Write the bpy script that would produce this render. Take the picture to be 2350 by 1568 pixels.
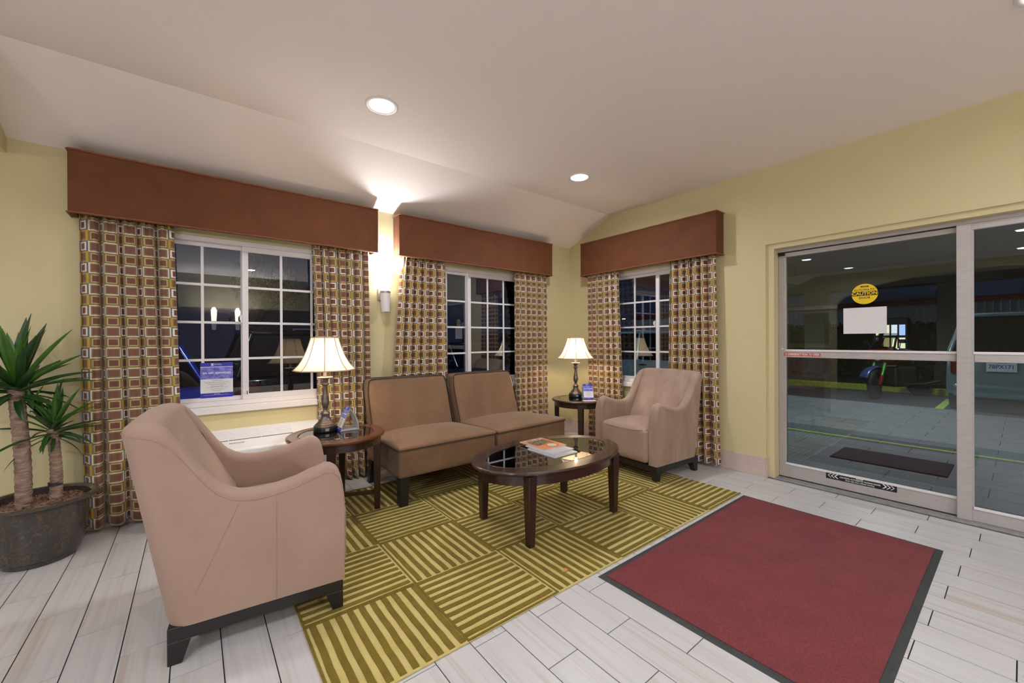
import bpy, bmesh, math, random
from mathutils import Vector, Matrix, Euler
R = math.radians
PI = math.pi
random.seed(7)
for _o in list(bpy.data.objects):
    bpy.data.objects.remove(_o)
sc = bpy.context.scene
COL = sc.collection

# ------------------------------------------------------------------ camera
F_PX = 926.6
_yaw, _pit, _roll = R(38.267), R(-0.115), R(-0.276)
_f = Vector((math.sin(_yaw)*math.cos(_pit), math.cos(_yaw)*math.cos(_pit), math.sin(_pit)))
_r = Vector((math.cos(_yaw), -math.sin(_yaw), 0))
_u = _r.cross(_f)
_r2 = _r*math.cos(_roll) + _u*math.sin(_roll)
_u2 = -_r*math.sin(_roll) + _u*math.cos(_roll)
cam_d = bpy.data.cameras.new('camera')
cam = bpy.data.objects.new('camera', cam_d)
COL.objects.link(cam)
cam_d.sensor_fit = 'HORIZONTAL'
cam_d.sensor_width = 36.0
cam_d.lens = F_PX*36.0/2350.0
cam_d.clip_start = 0.02
cam_d.clip_end = 200
_m = Matrix((_r2, _u2, -_f)).transposed().to_4x4()
_m.translation = Vector((0, 0, 1.22))
cam.matrix_world = _m
sc.camera = cam

def on_screen(p, pad=0.0):
    v = Vector(p) - Vector((0, 0, 1.22))
    d = v.dot(_f)
    if d < 0.05:
        return None
    return (1175 + F_PX*v.dot(_r2)/d, 784 - F_PX*v.dot(_u2)/d)

# ------------------------------------------------------------------ world, colour management
w = bpy.data.worlds.new('night_sky')
sc.world = w
w.use_nodes = True
_bg = w.node_tree.nodes['Background']
_bg.inputs[0].default_value = (0.010, 0.014, 0.030, 1)
_bg.inputs[1].default_value = 0.6
sc.view_settings.view_transform = 'Standard'
sc.view_settings.look = 'None'
sc.view_settings.gamma = 1.0
sc.view_settings.use_curve_mapping = False
sc.view_settings.exposure = 0.58
sc.cycles.use_denoising = True
sc.cycles.max_bounces = 10
sc.cycles.diffuse_bounces = 8
sc.cycles.glossy_bounces = 5
sc.cycles.transparent_max_bounces = 16
sc.cycles.sample_clamp_indirect = 6.0

def area_light(name, loc, size, power, col, spread=R(170), rot=(0, 0, 0)):
    d = bpy.data.lights.new(name, 'AREA')
    d.shape = 'DISK'
    d.size = size
    d.energy = power
    d.color = col
    d.spread = spread
    o = bpy.data.objects.new(name, d)
    COL.objects.link(o)
    o.location = loc
    o.rotation_euler = rot
    return o

def point_light(name, loc, power, col, radius=0.03):
    d = bpy.data.lights.new(name, 'POINT')
    d.energy = power
    d.color = col
    d.shadow_soft_size = radius
    o = bpy.data.objects.new(name, d)
    COL.objects.link(o)
    o.location = loc
    return o

CEIL = 2.73
WY, WX = 3.77, 3.97          # inner faces of the window wall and of the entrance wall
XL, YF = -3.6, -3.6          # inner faces of the far-left wall and of the wall behind
CAN_W, CAN_COL = 7.5, (0.88, 0.94, 1.0)
CANS = [(0.955, 2.546), (2.813, 2.546), (-0.90, 2.546), (2.90, -0.075), (0.955, 0.0), (-0.90, 0.0),
        (0.955, -2.4), (2.90, -2.4), (-2.7, 0.0), (-2.7, 2.3)]
for _x, _y in CANS:
    # unseen lobby cans turned up so light off the floor brightens the ceiling
    _k = {(2.813, 2.546): 1.7, (0.955, 2.546): 1.0, (-0.90, 2.546): 0.15, (0.955, 0.0): 0.8, (-0.90, 0.0): 1.2, (2.90, -0.075): 0.5, (2.90, -2.4): 1.3, (-2.7, 2.3): 1.2, (-2.7, 0.0): 5.0, (0.955, -2.4): 5.0}.get((_x, _y), 3.6)
    area_light('can_lamp', (_x, _y, CEIL-0.012), 0.13, CAN_W*_k, CAN_COL, R(165))
# drive-through canopy and added car-park lamps outside
CANOPY = [(7.2, 1.6), (7.2, -2.2), (10.3, 1.7)]  # third lamp is added to light the motorcycle
for _x, _y in CANOPY:
    area_light('canopy_lamp', (_x, _y, 3.17), 0.25, 30.0, (0.95, 0.98, 1.0), R(150))
point_light('car_park_fill_light', (-4.5, 9.5, 5.0), 900.0, (0.66, 0.78, 1.0), 0.15)  # unseen lamp added to brighten the cars outside the poster window
point_light('car_park_fill_light', (13.0, 13.0, 5.6), 600.0, (0.75, 0.88, 1.0), 0.15)  # unseen lamp added to brighten the cars beyond the corner
point_light('building_lamp_light', (19.3, -4.4, 2.0), 60.0, (0.95, 0.97, 1.0), 0.1)

def added_fill_spot(loc, aim, power):
    d = bpy.data.lights.new('added_fill_spot', 'SPOT')
    d.energy = power
    d.color = (0.80, 0.90, 1.0)
    d.spot_size = R(120)
    d.spot_blend = 0.5
    d.shadow_soft_size = 0.06
    o = bpy.data.objects.new('added_fill_spot', d)
    COL.objects.link(o)
    o.location = loc
    o.rotation_euler = (Vector(aim)-Vector(loc)).to_track_quat('-Z', 'Y').to_euler()
FILL_SPOTS = [((-0.2, WY+0.30, 2.75), (-0.6, 7.5, 0.3)), ((WX+0.30, 4.6, 2.75), (8.5, 6.3, 0.3))]  # spots added outside to make the parked cars visible
for _l, _a in FILL_SPOTS:
    added_fill_spot(_l, _a, 110.0)

# ------------------------------------------------------------------ colour + material helpers
def lin(c):
    return tuple(((v/255.0)/12.92 if v/255.0 <= 0.04045 else ((v/255.0+0.055)/1.055)**2.4) for v in c)

MATS = {}
def N(nt, kind, **kw):
    n = nt.nodes.new(kind)
    for k, v in kw.items():
        setattr(n, k, v)
    return n

def mat(name, rgb, rough=0.5, metal=0.0, noise=None, bump=None, sheen=0.0, spec=0.5, coat=0.0, emit=None,
        stretch=None, coords='Object', alpha=None, ior=None, trans=0.0):
    """rgb in sRGB 0-255; noise = (scale, second rgb, contrast); bump = (scale, strength)"""
    if name in MATS:
        return MATS[name]
    m = bpy.data.materials.new(name)
    m.use_nodes = True
    nt = m.node_tree
    b = nt.nodes['Principled BSDF']
    b.inputs['Base Color'].default_value = (*lin(rgb), 1)
    b.inputs['Roughness'].default_value = rough
    b.inputs['Metallic'].default_value = metal
    b.inputs['Specular IOR Level'].default_value = spec
    if ior:
        b.inputs['IOR'].default_value = ior
    if coat:
        b.inputs['Coat Weight'].default_value = coat
        b.inputs['Coat Roughness'].default_value = 0.08
    if sheen:
        b.inputs['Sheen Weight'].default_value = sheen
        b.inputs['Sheen Roughness'].default_value = 0.45
    if trans:
        b.inputs['Transmission Weight'].default_value = trans
    if emit:
        b.inputs['Emission Color'].default_value = (*lin(emit[0]), 1)
        b.inputs['Emission Strength'].default_value = emit[1]
    tc = N(nt, 'ShaderNodeTexCoord')
    vec = tc.outputs[coords]
    if stretch:
        mp = N(nt, 'ShaderNodeMapping')
        mp.inputs['Scale'].default_value = stretch
        nt.links.new(vec, mp.inputs['Vector'])
        vec = mp.outputs[0]
    if noise:
        nz = N(nt, 'ShaderNodeTexNoise')
        nz.inputs['Scale'].default_value = noise[0]
        nz.inputs['Detail'].default_value = 5
        nz.inputs['Roughness'].default_value = 0.6
        nt.links.new(vec, nz.inputs['Vector'])
        cr = N(nt, 'ShaderNodeValToRGB')
        k = noise[2] if len(noise) > 2 else 0.2
        cr.color_ramp.elements[0].position = 0.5-k
        cr.color_ramp.elements[1].position = 0.5+k
        cr.color_ramp.elements[0].color = (*lin(rgb), 1)
        cr.color_ramp.elements[1].color = (*lin(noise[1]), 1)
        nt.links.new(nz.outputs['Fac'], cr.inputs['Fac'])
        nt.links.new(cr.outputs[0], b.inputs['Base Color'])
    if bump:
        bz = N(nt, 'ShaderNodeTexNoise')
        bz.inputs['Scale'].default_value = bump[0]
        bz.inputs['Detail'].default_value = 3
        nt.links.new(vec, bz.inputs['Vector'])
        bp = N(nt, 'ShaderNodeBump')
        bp.inputs['Strength'].default_value = bump[1]
        bp.inputs['Distance'].default_value = 0.01
        nt.links.new(bz.outputs['Fac'], bp.inputs['Height'])
        nt.links.new(bp.outputs[0], b.inputs['Normal'])
    MATS[name] = m
    return m

def emission(name, rgb, strength):
    if name in MATS:
        return MATS[name]
    m = bpy.data.materials.new(name)
    m.use_nodes = True
    nt = m.node_tree
    nt.nodes.clear()
    e = N(nt, 'ShaderNodeEmission')
    e.inputs[0].default_value = (*lin(rgb), 1)
    e.inputs[1].default_value = strength
    o = N(nt, 'ShaderNodeOutputMaterial')
    nt.links.new(e.outputs[0], o.inputs[0])
    MATS[name] = m
    return m

def pane_glass(name, tint, ior):
    """a flat pane: what is behind shows through, the rest is mirrored by Fresnel"""
    m = bpy.data.materials.new(name)
    m.use_nodes = True
    nt = m.node_tree
    nt.nodes.clear()
    t = N(nt, 'ShaderNodeBsdfTransparent')
    t.inputs[0].default_value = (*tint, 1)
    g = N(nt, 'ShaderNodeBsdfGlossy')
    g.inputs['Color'].default_value = (1, 1, 1, 1)
    g.inputs['Roughness'].default_value = 0.0
    fr = N(nt, 'ShaderNodeFresnel')
    fr.inputs['IOR'].default_value = ior
    mx = N(nt, 'ShaderNodeMixShader')
    o = N(nt, 'ShaderNodeOutputMaterial')
    nt.links.new(fr.outputs[0], mx.inputs[0])
    nt.links.new(t.outputs[0], mx.inputs[1])
    nt.links.new(g.outputs[0], mx.inputs[2])
    nt.links.new(mx.outputs[0], o.inputs[0])
    MATS[name] = m
    return m

# ------------------------------------------------------------------ mesh helpers
class MB:
    def __init__(self):
        self.v, self.f, self.uv = [], [], None
    def add(self, vs, fs):
        n = len(self.v)
        self.v += [tuple(p) for p in vs]
        self.f += [tuple(i+n for i in f) for f in fs]
        return self
    def box(self, x0, x1, y0, y1, z0, z1, M=None):
        vs = [Vector((x, y, z)) for z in (z0, z1) for y in (y0, y1) for x in (x0, x1)]
        if M is not None:
            vs = [M @ p for p in vs]
        return self.add(vs, [(0, 2, 3, 1), (4, 5, 7, 6), (0, 1, 5, 4), (2, 6, 7, 3), (0, 4, 6, 2), (1, 3, 7, 5)])
    def taper(self, c0, s0, c1, s1):
        """tapered square post from centre c0, half sizes s0 (bottom) to c1, s1 (top)"""
        vs = []
        for c, s in ((c0, s0), (c1, s1)):
            for dx, dy in ((-1, -1), (1, -1), (1, 1), (-1, 1)):
                vs.append((c[0]+dx*s[0], c[1]+dy*s[1], c[2]))
        return self.add(vs, [(3, 2, 1, 0), (4, 5, 6, 7), (0, 1, 5, 4), (1, 2, 6, 5), (2, 3, 7, 6), (3, 0, 4, 7)])
    def lathe(self, prof, n=32, cx=0.0, cy=0.0, z=0.0, close=True):
        vs, fs = [], []
        for r, h in prof:
            for i in range(n):
                a = 2*PI*i/n
                vs.append((cx+r*math.cos(a), cy+r*math.sin(a), z+h))
        for j in range(len(prof)-1):
            for i in range(n):
                a, b = j*n+i, j*n+(i+1) % n
                fs.append((a, b, b+n, a+n))
        if close:
            if prof[0][0] > 1e-6:
                fs.append(tuple(range(n-1, -1, -1)))
            if prof[-1][0] > 1e-6:
                k = (len(prof)-1)*n
                fs.append(tuple(range(k, k+n)))
        return self.add(vs, fs)
    def rings(self, rings, closed=True, cap=False):
        """loft closed loops of equal length"""
        n = len(rings[0])
        vs = [p for r in rings for p in r]
        fs = []
        m = len(rings)
        for j in range(m-1):
            for i in range(n if closed else n-1):
                a, b = j*n+i, j*n+(i+1) % n
                fs.append((a, b, b+n, a+n))
        if cap:
            fs.append(tuple(range(n-1, -1, -1)))
            fs.append(tuple(range((m-1)*n, m*n)))
        return self.add(vs, fs)
    def tube(self, pts, r, n=8, closed=False, cap=True):
        pts = [Vector(p) for p in pts]
        rr = r if isinstance(r, (list, tuple)) else [r]*len(pts)
        rings = []
        prev = None
        m = len(pts)
        for i, p in enumerate(pts):
            if closed:
                t = (pts[(i+1) % m]-pts[i-1]).normalized()
            else:
                t = (pts[min(i+1, m-1)]-pts[max(i-1, 0)]).normalized()
            if prev is None:
                up = Vector((0, 0, 1)) if abs(t.z) < 0.9 else Vector((1, 0, 0))
                a = t.cross(up).normalized()
            else:
                a = (prev - t*prev.dot(t))
                a = a.normalized() if a.length > 1e-6 else t.orthogonal().normalized()
            prev = a
            b = t.cross(a)
            rings.append([p + (a*math.cos(2*PI*k/n) + b*math.sin(2*PI*k/n))*rr[i] for k in range(n)])
        if closed:
            rings.append(rings[0])
        return self.rings(rings, True, cap and not closed)
    def prism(self, poly, axis, a, b):
        """extrude a 2D polygon; axis 0: (y,z) along x, 1: (x,z) along y, 2: (x,y) along z"""
        def P(q, t):
            return ((t, q[0], q[1]), (q[0], t, q[1]), (q[0], q[1], t))[axis]
        n = len(poly)
        vs = [P(q, a) for q in poly] + [P(q, b) for q in poly]
        fs = [tuple(range(n-1, -1, -1)), tuple(range(n, 2*n))]
        fs += [(i, (i+1) % n, (i+1) % n+n, i+n) for i in range(n)]
        return self.add(vs, fs)
    def rbox(self, x0, x1, y0, y1, z0, z1, r, crown=0.0, n=7, k=3, warp=None, bottom_crown=0.0):
        """box with rounded edges; crown lifts the middle of the top"""
        def samples(a, b):
            s = [a + r*(i/k) for i in range(k)] + [a+r+(b-a-2*r)*i/n for i in range(n+1)] + [b-r*(k-1-i)/k for i in range(k)]
            return s
        xs, ys, zs = samples(x0, x1), samples(y0, y1), samples(z0, z1)
        idx = {}
        vs, fs = [], []
        def put(i, j, l):
            key = (i, j, l)
            if key in idx:
                return idx[key]
            p = Vector((xs[i], ys[j], zs[l]))
            c = Vector((min(max(p.x, x0+r), x1-r), min(max(p.y, y0+r), y1-r), min(max(p.z, z0+r), z1-r)))
            d = p-c
            if d.length > 1e-9:
                # project cube shell to a rounded shell
                p = c + d.normalized()*r
            u = 2*(p.x-x0)/(x1-x0)-1
            v = 2*(p.y-y0)/(y1-y0)-1
            h = (p.z-z0)/(z1-z0)
            fall = max(0.0, (1-abs(u)**3))*max(0.0, (1-abs(v)**3))
            if crown:
                p.z += crown*fall*max(0.0, (h-0.5)*2)
            if warp:
                p = Vector(warp(p))
            idx[key] = len(vs)
            vs.append(p)
            return idx[key]
        X, Y, Z = len(xs)-1, len(ys)-1, len(zs)-1
        for i in range(X):
            for j in range(Y):
                fs.append((put(i, j, 0), put(i, j+1, 0), put(i+1, j+1, 0), put(i+1, j, 0)))
                fs.append((put(i, j, Z), put(i+1, j, Z), put(i+1, j+1, Z), put(i, j+1, Z)))
        for i in range(X):
            for l in range(Z):
                fs.append((put(i, 0, l), put(i+1, 0, l), put(i+1, 0, l+1), put(i, 0, l+1)))
                fs.append((put(i, Y, l), put(i, Y, l+1), put(i+1, Y, l+1), put(i+1, Y, l)))
        for j in range(Y):
            for l in range(Z):
                fs.append((put(0, j, l), put(0, j, l+1), put(0, j+1, l+1), put(0, j+1, l)))
                fs.append((put(X, j, l), put(X, j+1, l), put(X, j+1, l+1), put(X, j, l+1)))
        return self.add(vs, fs)
    def mesh(self, name, m, smooth=None):
        me = bpy.data.meshes.new(name)
        me.from_pydata(self.v, [], self.f)
        if self.uv:
            l = me.uv_layers.new(name='UVMap')
            for lp in me.loops:
                l.data[lp.index].uv = self.uv[lp.vertex_index]
        if m is not None:
            for mm in (m if isinstance(m, (list, tuple)) else [m]):
                me.materials.append(mm)
        bm = bmesh.new()
        bm.from_mesh(me)
        bmesh.ops.recalc_face_normals(bm, faces=bm.faces)
        if smooth:
            for f in bm.faces:
                f.smooth = True
            th = R(smooth)
            for e in bm.edges:
                if len(e.link_faces) == 2 and e.calc_face_angle(0) > th:
                    e.smooth = False
        bm.to_mesh(me)
        bm.free()
        return me
    def build(self, name, m, parent=None, smooth=None, bevel=0.0, seg=2):
        o = bpy.data.objects.new(name, self.mesh(name, m, smooth))
        COL.objects.link(o)
        if parent is not None:
            o.parent = parent
        if bevel:
            md = o.modifiers.new('bevel', 'BEVEL')
            md.width = bevel
            md.segments = seg
            md.limit_method = 'ANGLE'
            md.angle_limit = R(35)
        return o

def link_mesh(name, me, parent=None, loc=(0, 0, 0), rot=(0, 0, 0), scale=(1, 1, 1)):
    o = bpy.data.objects.new(name, me)
    COL.objects.link(o)
    o.parent = parent
    o.location = loc
    o.rotation_euler = rot
    o.scale = scale
    return o

def tag(o, label=None, cat=None, group=None, kind=None):
    if label:
        o['label'] = label
    if cat:
        o['category'] = cat
    if group:
        o['group'] = group
    if kind:
        o['kind'] = kind
    return o

def thing(name, label, cat, loc=(0, 0, 0), rz=0.0, group=None):
    o = bpy.data.objects.new(name, None)
    o.empty_display_size = 0.1
    COL.objects.link(o)
    o.location = loc
    o.rotation_euler = (0, 0, rz)
    return tag(o, label, cat, group)

def struct(name, loc=(0, 0, 0)):
    o = bpy.data.objects.new(name, None)
    o.empty_display_size = 0.1
    COL.objects.link(o)
    o.location = loc
    o['kind'] = 'structure'
    return o

def text_mesh(txt, size, align='CENTER', bold=0.0, xs=1.0, depth=0.0005):
    c = bpy.data.curves.new('lettering', 'FONT')
    c.body = txt
    c.size = size
    c.align_x = align
    c.align_y = 'CENTER'
    c.offset = bold
    c.extrude = depth
    c.resolution_u = 3
    o = bpy.data.objects.new('lettering', c)
    COL.objects.link(o)
    o.scale = (xs, 1, 1)
    dg = bpy.context.evaluated_depsgraph_get()
    me = bpy.data.meshes.new_from_object(o.evaluated_get(dg))
    if xs != 1.0:
        for v in me.vertices:
            v.co.x *= xs
    bpy.data.objects.remove(o)
    return me

def put_text(txt, size, m, parent, loc, rot, align='CENTER', bold=0.0, xs=1.0, name='lettering'):
    me = text_mesh(txt, size, align, bold, xs)
    me.materials.clear()
    me.materials.append(m)
    return link_mesh(name, me, parent, loc, rot)

# ------------------------------------------------------------------ materials
wall_m = mat('wall_paint', (206, 194, 152), 0.62, bump=(90, 0.06), noise=(0.7, (203, 191, 147)))
ceil_m = mat('ceiling_paint', (241, 232, 227), 0.8, bump=(130, 0.10))
white_m = mat('white_vinyl', (226, 220, 222), 0.35)
alu_m = mat('brushed_aluminium', (190, 184, 183), 0.42, metal=0.25, noise=(14, (178, 172, 171)), stretch=(1, 1, 8))
alu_d = mat('worn_threshold_metal', (158, 157, 158), 0.45, metal=0.25, noise=(30, (128, 128, 130)))
black_m = mat('black_gap', (14, 14, 15), 0.6)
grout_m = mat('grout', (46, 42, 40), 0.95)
glass_m = pane_glass('window_glass', (0.90, 0.93, 0.94), 1.62)
dglass_m = pane_glass('door_glass', (0.80, 0.88, 0.89), 1.62)
rust_m = mat('rust_suede', (106, 58, 26), 0.8, sheen=0.03, noise=(6, (94, 50, 21)), bump=(160, 0.10))
rust_p = mat('rust_welt', (138, 82, 50), 0.7, sheen=0.1, noise=(40, (116, 64, 36)))
suede_m = mat('beige_suede', (166, 139, 126), 0.85, sheen=0.10, noise=(4.5, (154, 126, 112), 0.3), bump=(220, 0.10))
suede_worn = mat('beige_suede_brushed', (172, 146, 132), 0.85, sheen=0.10, noise=(6, (146, 119, 104), 0.2), bump=(220, 0.10),
                 stretch=(1.0, 1.0, 0.34))
brown_m = mat('brown_suede', (104, 77, 55), 0.85, sheen=0.12, noise=(3.2, (132, 99, 73), 0.28), bump=(200, 0.08))
brown_p = mat('brown_welt', (56, 40, 28), 0.7)
legblk_m = mat('black_lacquer', (30, 28, 28), 0.38)
wood_m = mat('espresso_wood', (58, 34, 25), 0.27, coat=0.35, noise=(7, (38, 21, 16)), stretch=(1.5, 9, 9))
wood_v = mat('espresso_wood_leg', (54, 32, 25), 0.3, coat=0.3, noise=(7, (36, 20, 16)), stretch=(9, 9, 1.2))
wood_r = mat('red_wood_top', (104, 54, 28), 0.25, coat=0.4, noise=(5, (58, 30, 20)), stretch=(2, 14, 2))
smoked_m = mat('smoked_glass', (6, 6, 7), 0.015, ior=3.0)
bronze_m = mat('antique_bronze', (146, 132, 124), 0.38, metal=0.8, noise=(20, (96, 86, 82)))
bronze_d = mat('dark_bronze', (66, 60, 58), 0.4, metal=0.7, noise=(20, (46, 42, 41)))
blkpl_m = mat('black_plastic', (22, 22, 23), 0.35)
grey_m = mat('grey_plastic', (150, 146, 146), 0.5)
ivory_m = mat('ivory_plastic', (214, 204, 192), 0.4)
paper_m = mat('white_paper', (222, 220, 222), 0.6)
blue_m = mat('poster_blue', (44, 44, 168), 0.45)
yellow_m = mat('sign_yellow', (236, 200, 30), 0.5)
red_m = mat('sign_red', (196, 52, 36), 0.5)
ink_m = mat('black_ink', (24, 24, 26), 0.6)
grey_ink = mat('grey_ink', (120, 118, 124), 0.6)
white_ink = mat('white_ink', (235, 233, 235), 0.6)
gold_ink = mat('gold_ink', (214, 170, 90), 0.6)
acrylic_m = mat('frosted_acrylic', (214, 216, 220), 0.25, trans=0.55)
can_m = emission('can_lens', (255, 250, 244), 9.0)

def tile_material():
    m = bpy.data.materials.new('floor_tile')
    m.use_nodes = True
    nt = m.node_tree
    b = nt.nodes['Principled BSDF']
    geo = N(nt, 'ShaderNodeNewGeometry')
    oi = N(nt, 'ShaderNodeObjectInfo')
    off = N(nt, 'ShaderNodeVectorMath', operation='SCALE')
    comb = N(nt, 'ShaderNodeCombineXYZ')
    for k in range(3):
        nt.links.new(oi.outputs['Random'], comb.inputs[k])
    nt.links.new(comb.outputs[0], off.inputs[0])
    off.inputs['Scale'].default_value = 23.0
    add = N(nt, 'ShaderNodeVectorMath', operation='ADD')
    mp = N(nt, 'ShaderNodeMapping')
    mp.inputs['Scale'].default_value = (60, 1.6, 6)
    nt.links.new(geo.outputs['Position'], mp.inputs['Vector'])
    nt.links.new(mp.outputs[0], add.inputs[0])
    nt.links.new(off.outputs[0], add.inputs[1])
    nz = N(nt, 'ShaderNodeTexNoise')
    nz.inputs['Scale'].default_value = 1.0
    nz.inputs['Detail'].default_value = 6
    nz.inputs['Distortion'].default_value = 0.5
    nt.links.new(add.outputs[0], nz.inputs['Vector'])
    cr = N(nt, 'ShaderNodeValToRGB')
    e = cr.color_ramp.elements
    e[0].position, e[0].color = 0.26, (*lin((178, 173, 173)), 1)
    e[1].position, e[1].color = 0.74, (*lin((197, 194, 196)), 1)
    x = e.new(0.44)
    x.color = (*lin((190, 187, 188)), 1)
    x = e.new(0.60)
    x.color = (*lin((194, 190, 190)), 1)
    nt.links.new(nz.outputs['Fac'], cr.inputs['Fac'])
    nz2 = N(nt, 'ShaderNodeTexNoise')
    nz2.inputs['Scale'].default_value = 0.55
    nt.links.new(add.outputs[0], nz2.inputs['Vector'])
    cr2 = N(nt, 'ShaderNodeValToRGB')
    cr2.color_ramp.elements[0].position = 0.56
    cr2.color_ramp.elements[1].position = 0.74
    cr2.color_ramp.elements[0].color = (1, 1, 1, 1)
    cr2.color_ramp.elements[1].color = (*lin((240, 226, 214)), 1)
    nt.links.new(nz2.outputs['Fac'], cr2.inputs['Fac'])
    mx = N(nt, 'ShaderNodeMix', data_type='RGBA', blend_type='MULTIPLY')
    mx.inputs['Factor'].default_value = 0.8
    nt.links.new(cr.outputs[0], mx.inputs['A'])
    nt.links.new(cr2.outputs[0], mx.inputs['B'])
    nt.links.new(mx.outputs['Result'], b.inputs['Base Color'])
    b.inputs['Roughness'].default_value = 0.34
    MATS['floor_tile'] = m
    return m
tile_m = tile_material()

def base_tile_material():
    return mat('skirting_tile', (206, 190, 182), 0.4, noise=(6, (190, 168, 158)), stretch=(1.2, 1.2, 30))
base_m = base_tile_material()

CW, CH = 0.079, 0.0680
def curtain_material():
    m = bpy.data.materials.new('curtain_squares')
    m.use_nodes = True
    nt = m.node_tree
    b = nt.nodes['Principled BSDF']
    uvn = N(nt, 'ShaderNodeTexCoord')
    sep = N(nt, 'ShaderNodeSeparateXYZ')
    nt.links.new(uvn.outputs['UV'], sep.inputs[0])
    def M(op, a, bb=None):
        n = N(nt, 'ShaderNodeMath', operation=op)
        for i, x in enumerate((a, bb)):
            if x is None:
                continue
            if isinstance(x, (int, float)):
                n.inputs[i].default_value = x
            else:
                nt.links.new(x, n.inputs[i])
        return n.outputs[0]
    us, vs_ = M('DIVIDE', sep.outputs[0], CW), M('DIVIDE', sep.outputs[1], CH)
    fu, fv = M('FRACT', us), M('FRACT', vs_)
    pu, pv = M('MODULO', M('FLOOR', us), 2.0), M('MODULO', M('FLOOR', vs_), 2.0)
    d = M('MULTIPLY', M('MAXIMUM', M('ABSOLUTE', M('SUBTRACT', fu, 0.5)), M('ABSOLUTE', M('SUBTRACT', fv, 0.5))), 2.0)
    def ramp(stops):
        cr = N(nt, 'ShaderNodeValToRGB')
        cr.color_ramp.interpolation = 'CONSTANT'
        e = cr.color_ramp.elements
        e[0].position, e[0].color = 0.0, (*lin(stops[0][1]), 1)
        e[1].position, e[1].color = stops[1][0], (*lin(stops[1][1]), 1)
        for p, c in stops[2:]:
            q = e.new(p)
            q.color = (*lin(c), 1)
        nt.links.new(d, cr.inputs[0])
        return cr.outputs[0]
    A = ramp([(0, (110, 58, 38)), (0.54, (226, 212, 194)), (0.80, (86, 98, 118))])
    B = ramp([(0, (120, 76, 58)), (0.62, (128, 112, 92)), (0.74, (134, 122, 96)), (0.82, (224, 204, 176))])
    C_ = ramp([(0, (118, 74, 58)), (0.58, (124, 108, 88)), (0.74, (186, 148, 46))])
    D_ = ramp([(0, (112, 66, 50)), (0.56, (186, 172, 122)), (0.70, (132, 116, 78)), (0.9, (120, 106, 72))])
    def mixc(f, a, bb):
        n = N(nt, 'ShaderNodeMix', data_type='RGBA')
        nt.links.new(f, n.inputs['Factor'])
        nt.links.new(a, n.inputs['A'])
        nt.links.new(bb, n.inputs['B'])
        return n.outputs['Result']
    top = mixc(pu, A, B)
    bot = mixc(pu, C_, D_)
    c = mixc(pv, top, bot)
    nt.links.new(c, b.inputs['Base Color'])
    b.inputs['Roughness'].default_value = 0.75
    b.inputs['Sheen Weight'].default_value = 0.2
    return m
curtain_m = curtain_material()
lining_m = mat('curtain_lining', (226, 218, 206), 0.8)

# ------------------------------------------------------------------ room shell
def wall_cells(us, vs, holes):
    us, vs = sorted(set(us)), sorted(set(vs))
    for i in range(len(us)-1):
        for j in range(len(vs)-1):
            cu, cv = (us[i]+us[i+1])/2, (vs[j]+vs[j+1])/2
            if not any(a < cu < b and c < cv < d for a, b, c, d in holes):
                yield us[i], us[i+1], vs[j], vs[j+1]

WIN1 = (-0.49, 1.105, 0.735, 2.005)
WIN2 = (1.585, 3.175, 0.735, 2.005)
WIN3 = (1.875, 3.155, 0.735, 2.005)      # along y on the entrance wall
DOOR = (-0.95, 1.413, 0.0, 2.054)

mb = MB()
for a, b, c, d in wall_cells([XL, WX+0.15, WIN1[0], WIN1[1], WIN2[0], WIN2[1]], [0, 2.75, 0.735, 2.005], [WIN1, WIN2]):
    mb.box(a, b, WY, WY+0.15, c, d)
tag(mb.build('wall_back', wall_m), kind='structure')
mb = MB()
for a, b, c, d in wall_cells([YF, WY, WIN3[0], WIN3[1], DOOR[0], DOOR[1]], [0, 2.75, 0.735, 2.005, DOOR[3]], [WIN3, DOOR]):
    mb.box(WX, WX+0.15, a, b, c, d)
tag(mb.build('wall_right', wall_m), kind='structure')
tag(MB().box(XL-0.15, WX+0.15, YF-0.15, YF, 1.99, 2.75).build('wall_front_head', mat('bulkhead_paint', (150, 138, 104), 0.65)), kind='structure')
tag(MB().box(XL-0.15, WX+0.15, YF-0.15, YF, 0, 1.99).build('wall_front', mat('dark_panelling', (64, 46, 36), 0.55, noise=(3, (50, 35, 27)), stretch=(6, 1, 0.6))), kind='structure')

# far-left wall: a panelled pier and an arch to the next room (seen mirrored in the door glass)
lw = struct('wall_left', (XL, 0, 0))
mb = MB()
mb.box(-0.2, 0, 2.75, WY, 0, 2.75)
mb.box(-0.2, 0, YF, -1.6, 0, 2.75)
arc = [(2.75, 2.75), (2.75, 1.95)]
for i in range(0, 25):
    a = PI*i/24
    arc.append((0.575+2.175*math.cos(a), 1.95+0.62*math.sin(a)))
arc += [(-1.6, 2.75)]
mb.prism(arc, 0, -0.2, 0)
mb.build('arch_wall', wall_m, lw)
MB().box(0, 0.04, 2.70, WY, 1.93, 2.02).build('cornice', ceil_m, lw, bevel=0.006)
for z0, z1 in ((0.30, 1.02), (1.12, 1.84)):
    MB().box(0, 0.012, 2.86, 3.66, z0, z1).build('wall_panel', mat('panel_paint', (150, 140, 112), 0.6), lw, bevel=0.004)
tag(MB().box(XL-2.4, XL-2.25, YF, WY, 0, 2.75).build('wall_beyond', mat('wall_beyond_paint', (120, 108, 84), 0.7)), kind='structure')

# ceiling: flat field, sloped strip along the window wall
cl = struct('ceiling')
MB().box(XL-2.4, WX+0.15, YF-0.15, 3.10, CEIL, CEIL+0.1).build('flat_field', ceil_m, cl)
MB().prism([(3.10, CEIL), (WY+0.16, 2.45-0.067), (WY+0.16, 2.85), (3.10, CEIL+0.1)], 0, XL-2.4, WX+0.15).build('sloped_strip', ceil_m, cl)
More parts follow.
